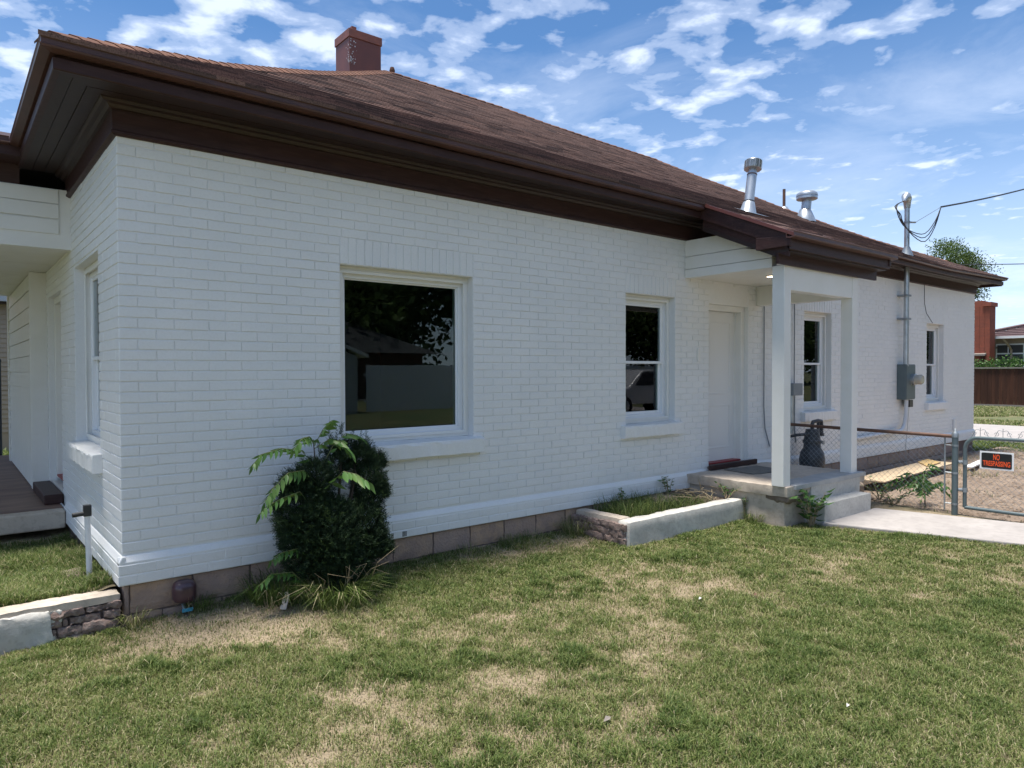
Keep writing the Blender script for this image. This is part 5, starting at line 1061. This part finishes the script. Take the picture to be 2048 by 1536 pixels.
# ------------------------------------------------------------------ background left: tan neighbour, dark post
tn_h = empty('tan_neighbour_house', (-3, 14, 0), 0, 'tan vinyl sided house with white gutter seen past the front porch', 'house')
b = MB(); b.box(-9, 4.5, .05, 6, -.2, 3.2); b.build('wall', M['tan_siding'], tn_h)
for i in range(28):
    z = .35+i*.105; b = MB(); b.prof_x([(.05, z), (.022, z), (.045, z+.104), (.05, z+.104)], -9, 4.5); b.build('siding_board', M['tan_siding'], tn_h)
b = MB(); b.box(-9.2, 4.7, -.38, -.28, 3.24, 3.36); b.build('gutter', M['galv'], tn_h); b = MB(); b.box(-9.2, 4.7, -.28, .04, 3.2, 3.3); b.build('soffit', M['soffit'], tn_h)
b = MB(); b.add([(-9.3, -.36, 3.37), (4.8, -.36, 3.37), (4.8, 3.2, 4.9), (-9.3, 3.2, 4.9), (4.8, 6.6, 3.37), (-9.3, 6.6, 3.37)], [(0, 1, 2, 3), (3, 2, 4, 5)]); b.build('roof', M['roof2'], tn_h)
dp = empty('fence_post', (-.22, 8.45, .25), 0, 'dark metal fence post with domed top beyond the front porch', 'post')
b = MB(); b.tube([(0, 0, -.3), (0, 0, 1.62)], .036, 14); b.build('tube', M['gas'], dp, True); b = MB(); b.lathe([(.04, 0), (.04, .03), (.03, .055), (.0, .07)], (0, 0, 1.6), 14); b.build('cap', M['gas'], dp, True)
scatter('porch_far_grass', 5000, -1.6, .4, 8.25, 11, .1, .08, .25, .012, .1, .6, 'grass growing beyond the front porch', thr=.2)

# ------------------------------------------------------------------ across the street, mirrored in the windows
wf = empty('white_board_fence', (16, -21, 0), 0, 'tall white board fence across the street', 'fence')
wb = MB(); wb.box(0, .195, 0, .03, 0, 1.95); wbm = wb.mesh('fence_board'); wbm.materials.append(M['whitefence'])
for i in range(110): link('fence_board', wbm, wf, (-3.2+i*.2, rng.normal(0, .004), rng.normal(0, .008)))
b = MB(); b.box(-3.3, 19, -.06, 0, .4, .5); b.box(-3.3, 19, -.06, 0, 1.5, 1.6); b.build('rails', M['whitefence'], wf)
gr = empty('garage', (9.5, -21, 0), 0, 'pale sided garage with low gable across the street', 'garage')
b = MB(); b.box(-4, 2.9, -7, 0, -.1, 2.3); b.add([(-4, 0, 2.3), (2.9, 0, 2.3), (-.5, 0, 3.6), (-4, -7, 2.3), (2.9, -7, 2.3), (-.5, -7, 3.6)], [(0, 2, 1), (3, 4, 5)]); b.build('wall', M['greysiding'], gr)
for i in range(17):
    z = .05+i*.135; b = MB(); b.prof_x([(.001, z), (.03, z), (.004, z+.132), (.001, z+.132)], -4, 2.9); b.build('siding_board', M['greysiding'], gr)
b = MB(); 
for s, (xa, za, xb, zb) in enumerate(((-4.3, 2.25, -.5, 3.72), (-.5, 3.72, 3.3, 2.25))): b.add([(xa, .25, za), (xb, .25, zb), (xb, -7.2, zb), (xa, -7.2, za), (xa, .25, za+.14), (xb, .25, zb+.14), (xb, -7.2, zb+.14), (xa, -7.2, za+.14)], [(0, 3, 2, 1)[::-1], (4, 5, 6, 7), (0, 1, 5, 4), (2, 3, 7, 6)])
b.build('roof', M['whitefence'], gr)
dh = empty('dark_roofed_house', (14, -33, 0), 0, 'dark roofed house behind the white fence across the street', 'house')
b = MB(); b.box(-9, 9, -6, 0, 0, 2.9); b.build('wall', M['fencewood'], dh); b = MB(); b.add([(-9.8, .8, 2.8), (9.8, .8, 2.8), (9.8, -6.8, 2.8), (-9.8, -6.8, 2.8), (-4, -3, 5.2), (4, -3, 5.2)], [(0, 1, 5, 4), (1, 2, 5), (2, 3, 4, 5), (3, 0, 4)]); b.build('roof', M['darkroof'], dh)
for i, (x, y, s) in enumerate(((6, -42, 1.3), (13, -44, 1.5), (20, -41, 1.35), (27, -43, 1.5), (35, -40, 1.4), (44, -42, 1.5), (0, -43, 1.3), (54, -40, 1.4), (63, -38, 1.4), (73, -40, 1.5), (84, -38, 1.4), (96, -36, 1.5), (110, -36, 1.5), (126, -34, 1.6), (144, -32, 1.6))):
    tree('broadleaf_tree', (x, y, 0), 2*s, [(rng.normal(0, 2.2)*s, rng.normal(0, 1.6)*s, (2.2+rng.random()*8.5)*s) for _ in range(16)], [(2.5*s, 2.5*s, 2.0*s)]*16, 9000, .62, 'tall dark broadleaf tree in the row behind the houses across the street', group='trees across the street')
b_ = empty('parked_car', (20.5, -12.9, -.03), 0, 'white pickup truck parked along the street', 'truck')
b = MB(); b.prof_y([(-2.7, .45), (-2.7, .95), (-1.5, 1.08), (-.75, 1.75), (.75, 1.78), (.9, 1.12), (2.75, 1.10), (2.75, .45)], -.9, .9); b.build('body', M['carpaint'], b_, bevel=.05)
for xa in (-1.75, 1.75):
    for s in (-.82, .82):
        w1 = MB(); w1.lathe([(.22, -.11), (.37, -.11), (.39, -.05), (.39, .05), (.37, .11), (.22, .11)], (xa, s, .39), 24, (0, 1, 0)); wh = w1.build('wheel', M['tyre'], b_, True)
        w1 = MB(); w1.lathe([(.22, -.1), (.22, .115), (.1, .12)], (xa, s, .39), 16, (0, math.copysign(1, s), 0)); w1.build('rim', M['galv'], wh, True)
for s in (-.902, .902):
    w1 = MB(); w1.add([(-1.2, s, 1.15), (.68, s, 1.15), (.62, s, 1.66), (-.72, s, 1.66)], [(0, 1, 2, 3)]); w1.build('side_window', M['darkroof'], b_)

# loose straw and clippings lying over the lawn
n = 1500; x = rng.uniform(-1, 7, n); y = rng.uniform(-4.8, -.1, n); k = keep_lawn(x, y); x, y = x[k], y[k]
tag(blades('grass_clippings', x, y, lawn_z(x, y)+.02, .03+.045*rng.random(len(x))**2, .0028+.0015*rng.random(len(x)), .80+.2*rng.random(len(x)), 1.9, curl=.85), 'loose straw coloured clippings lying over the lawn', 'clippings')
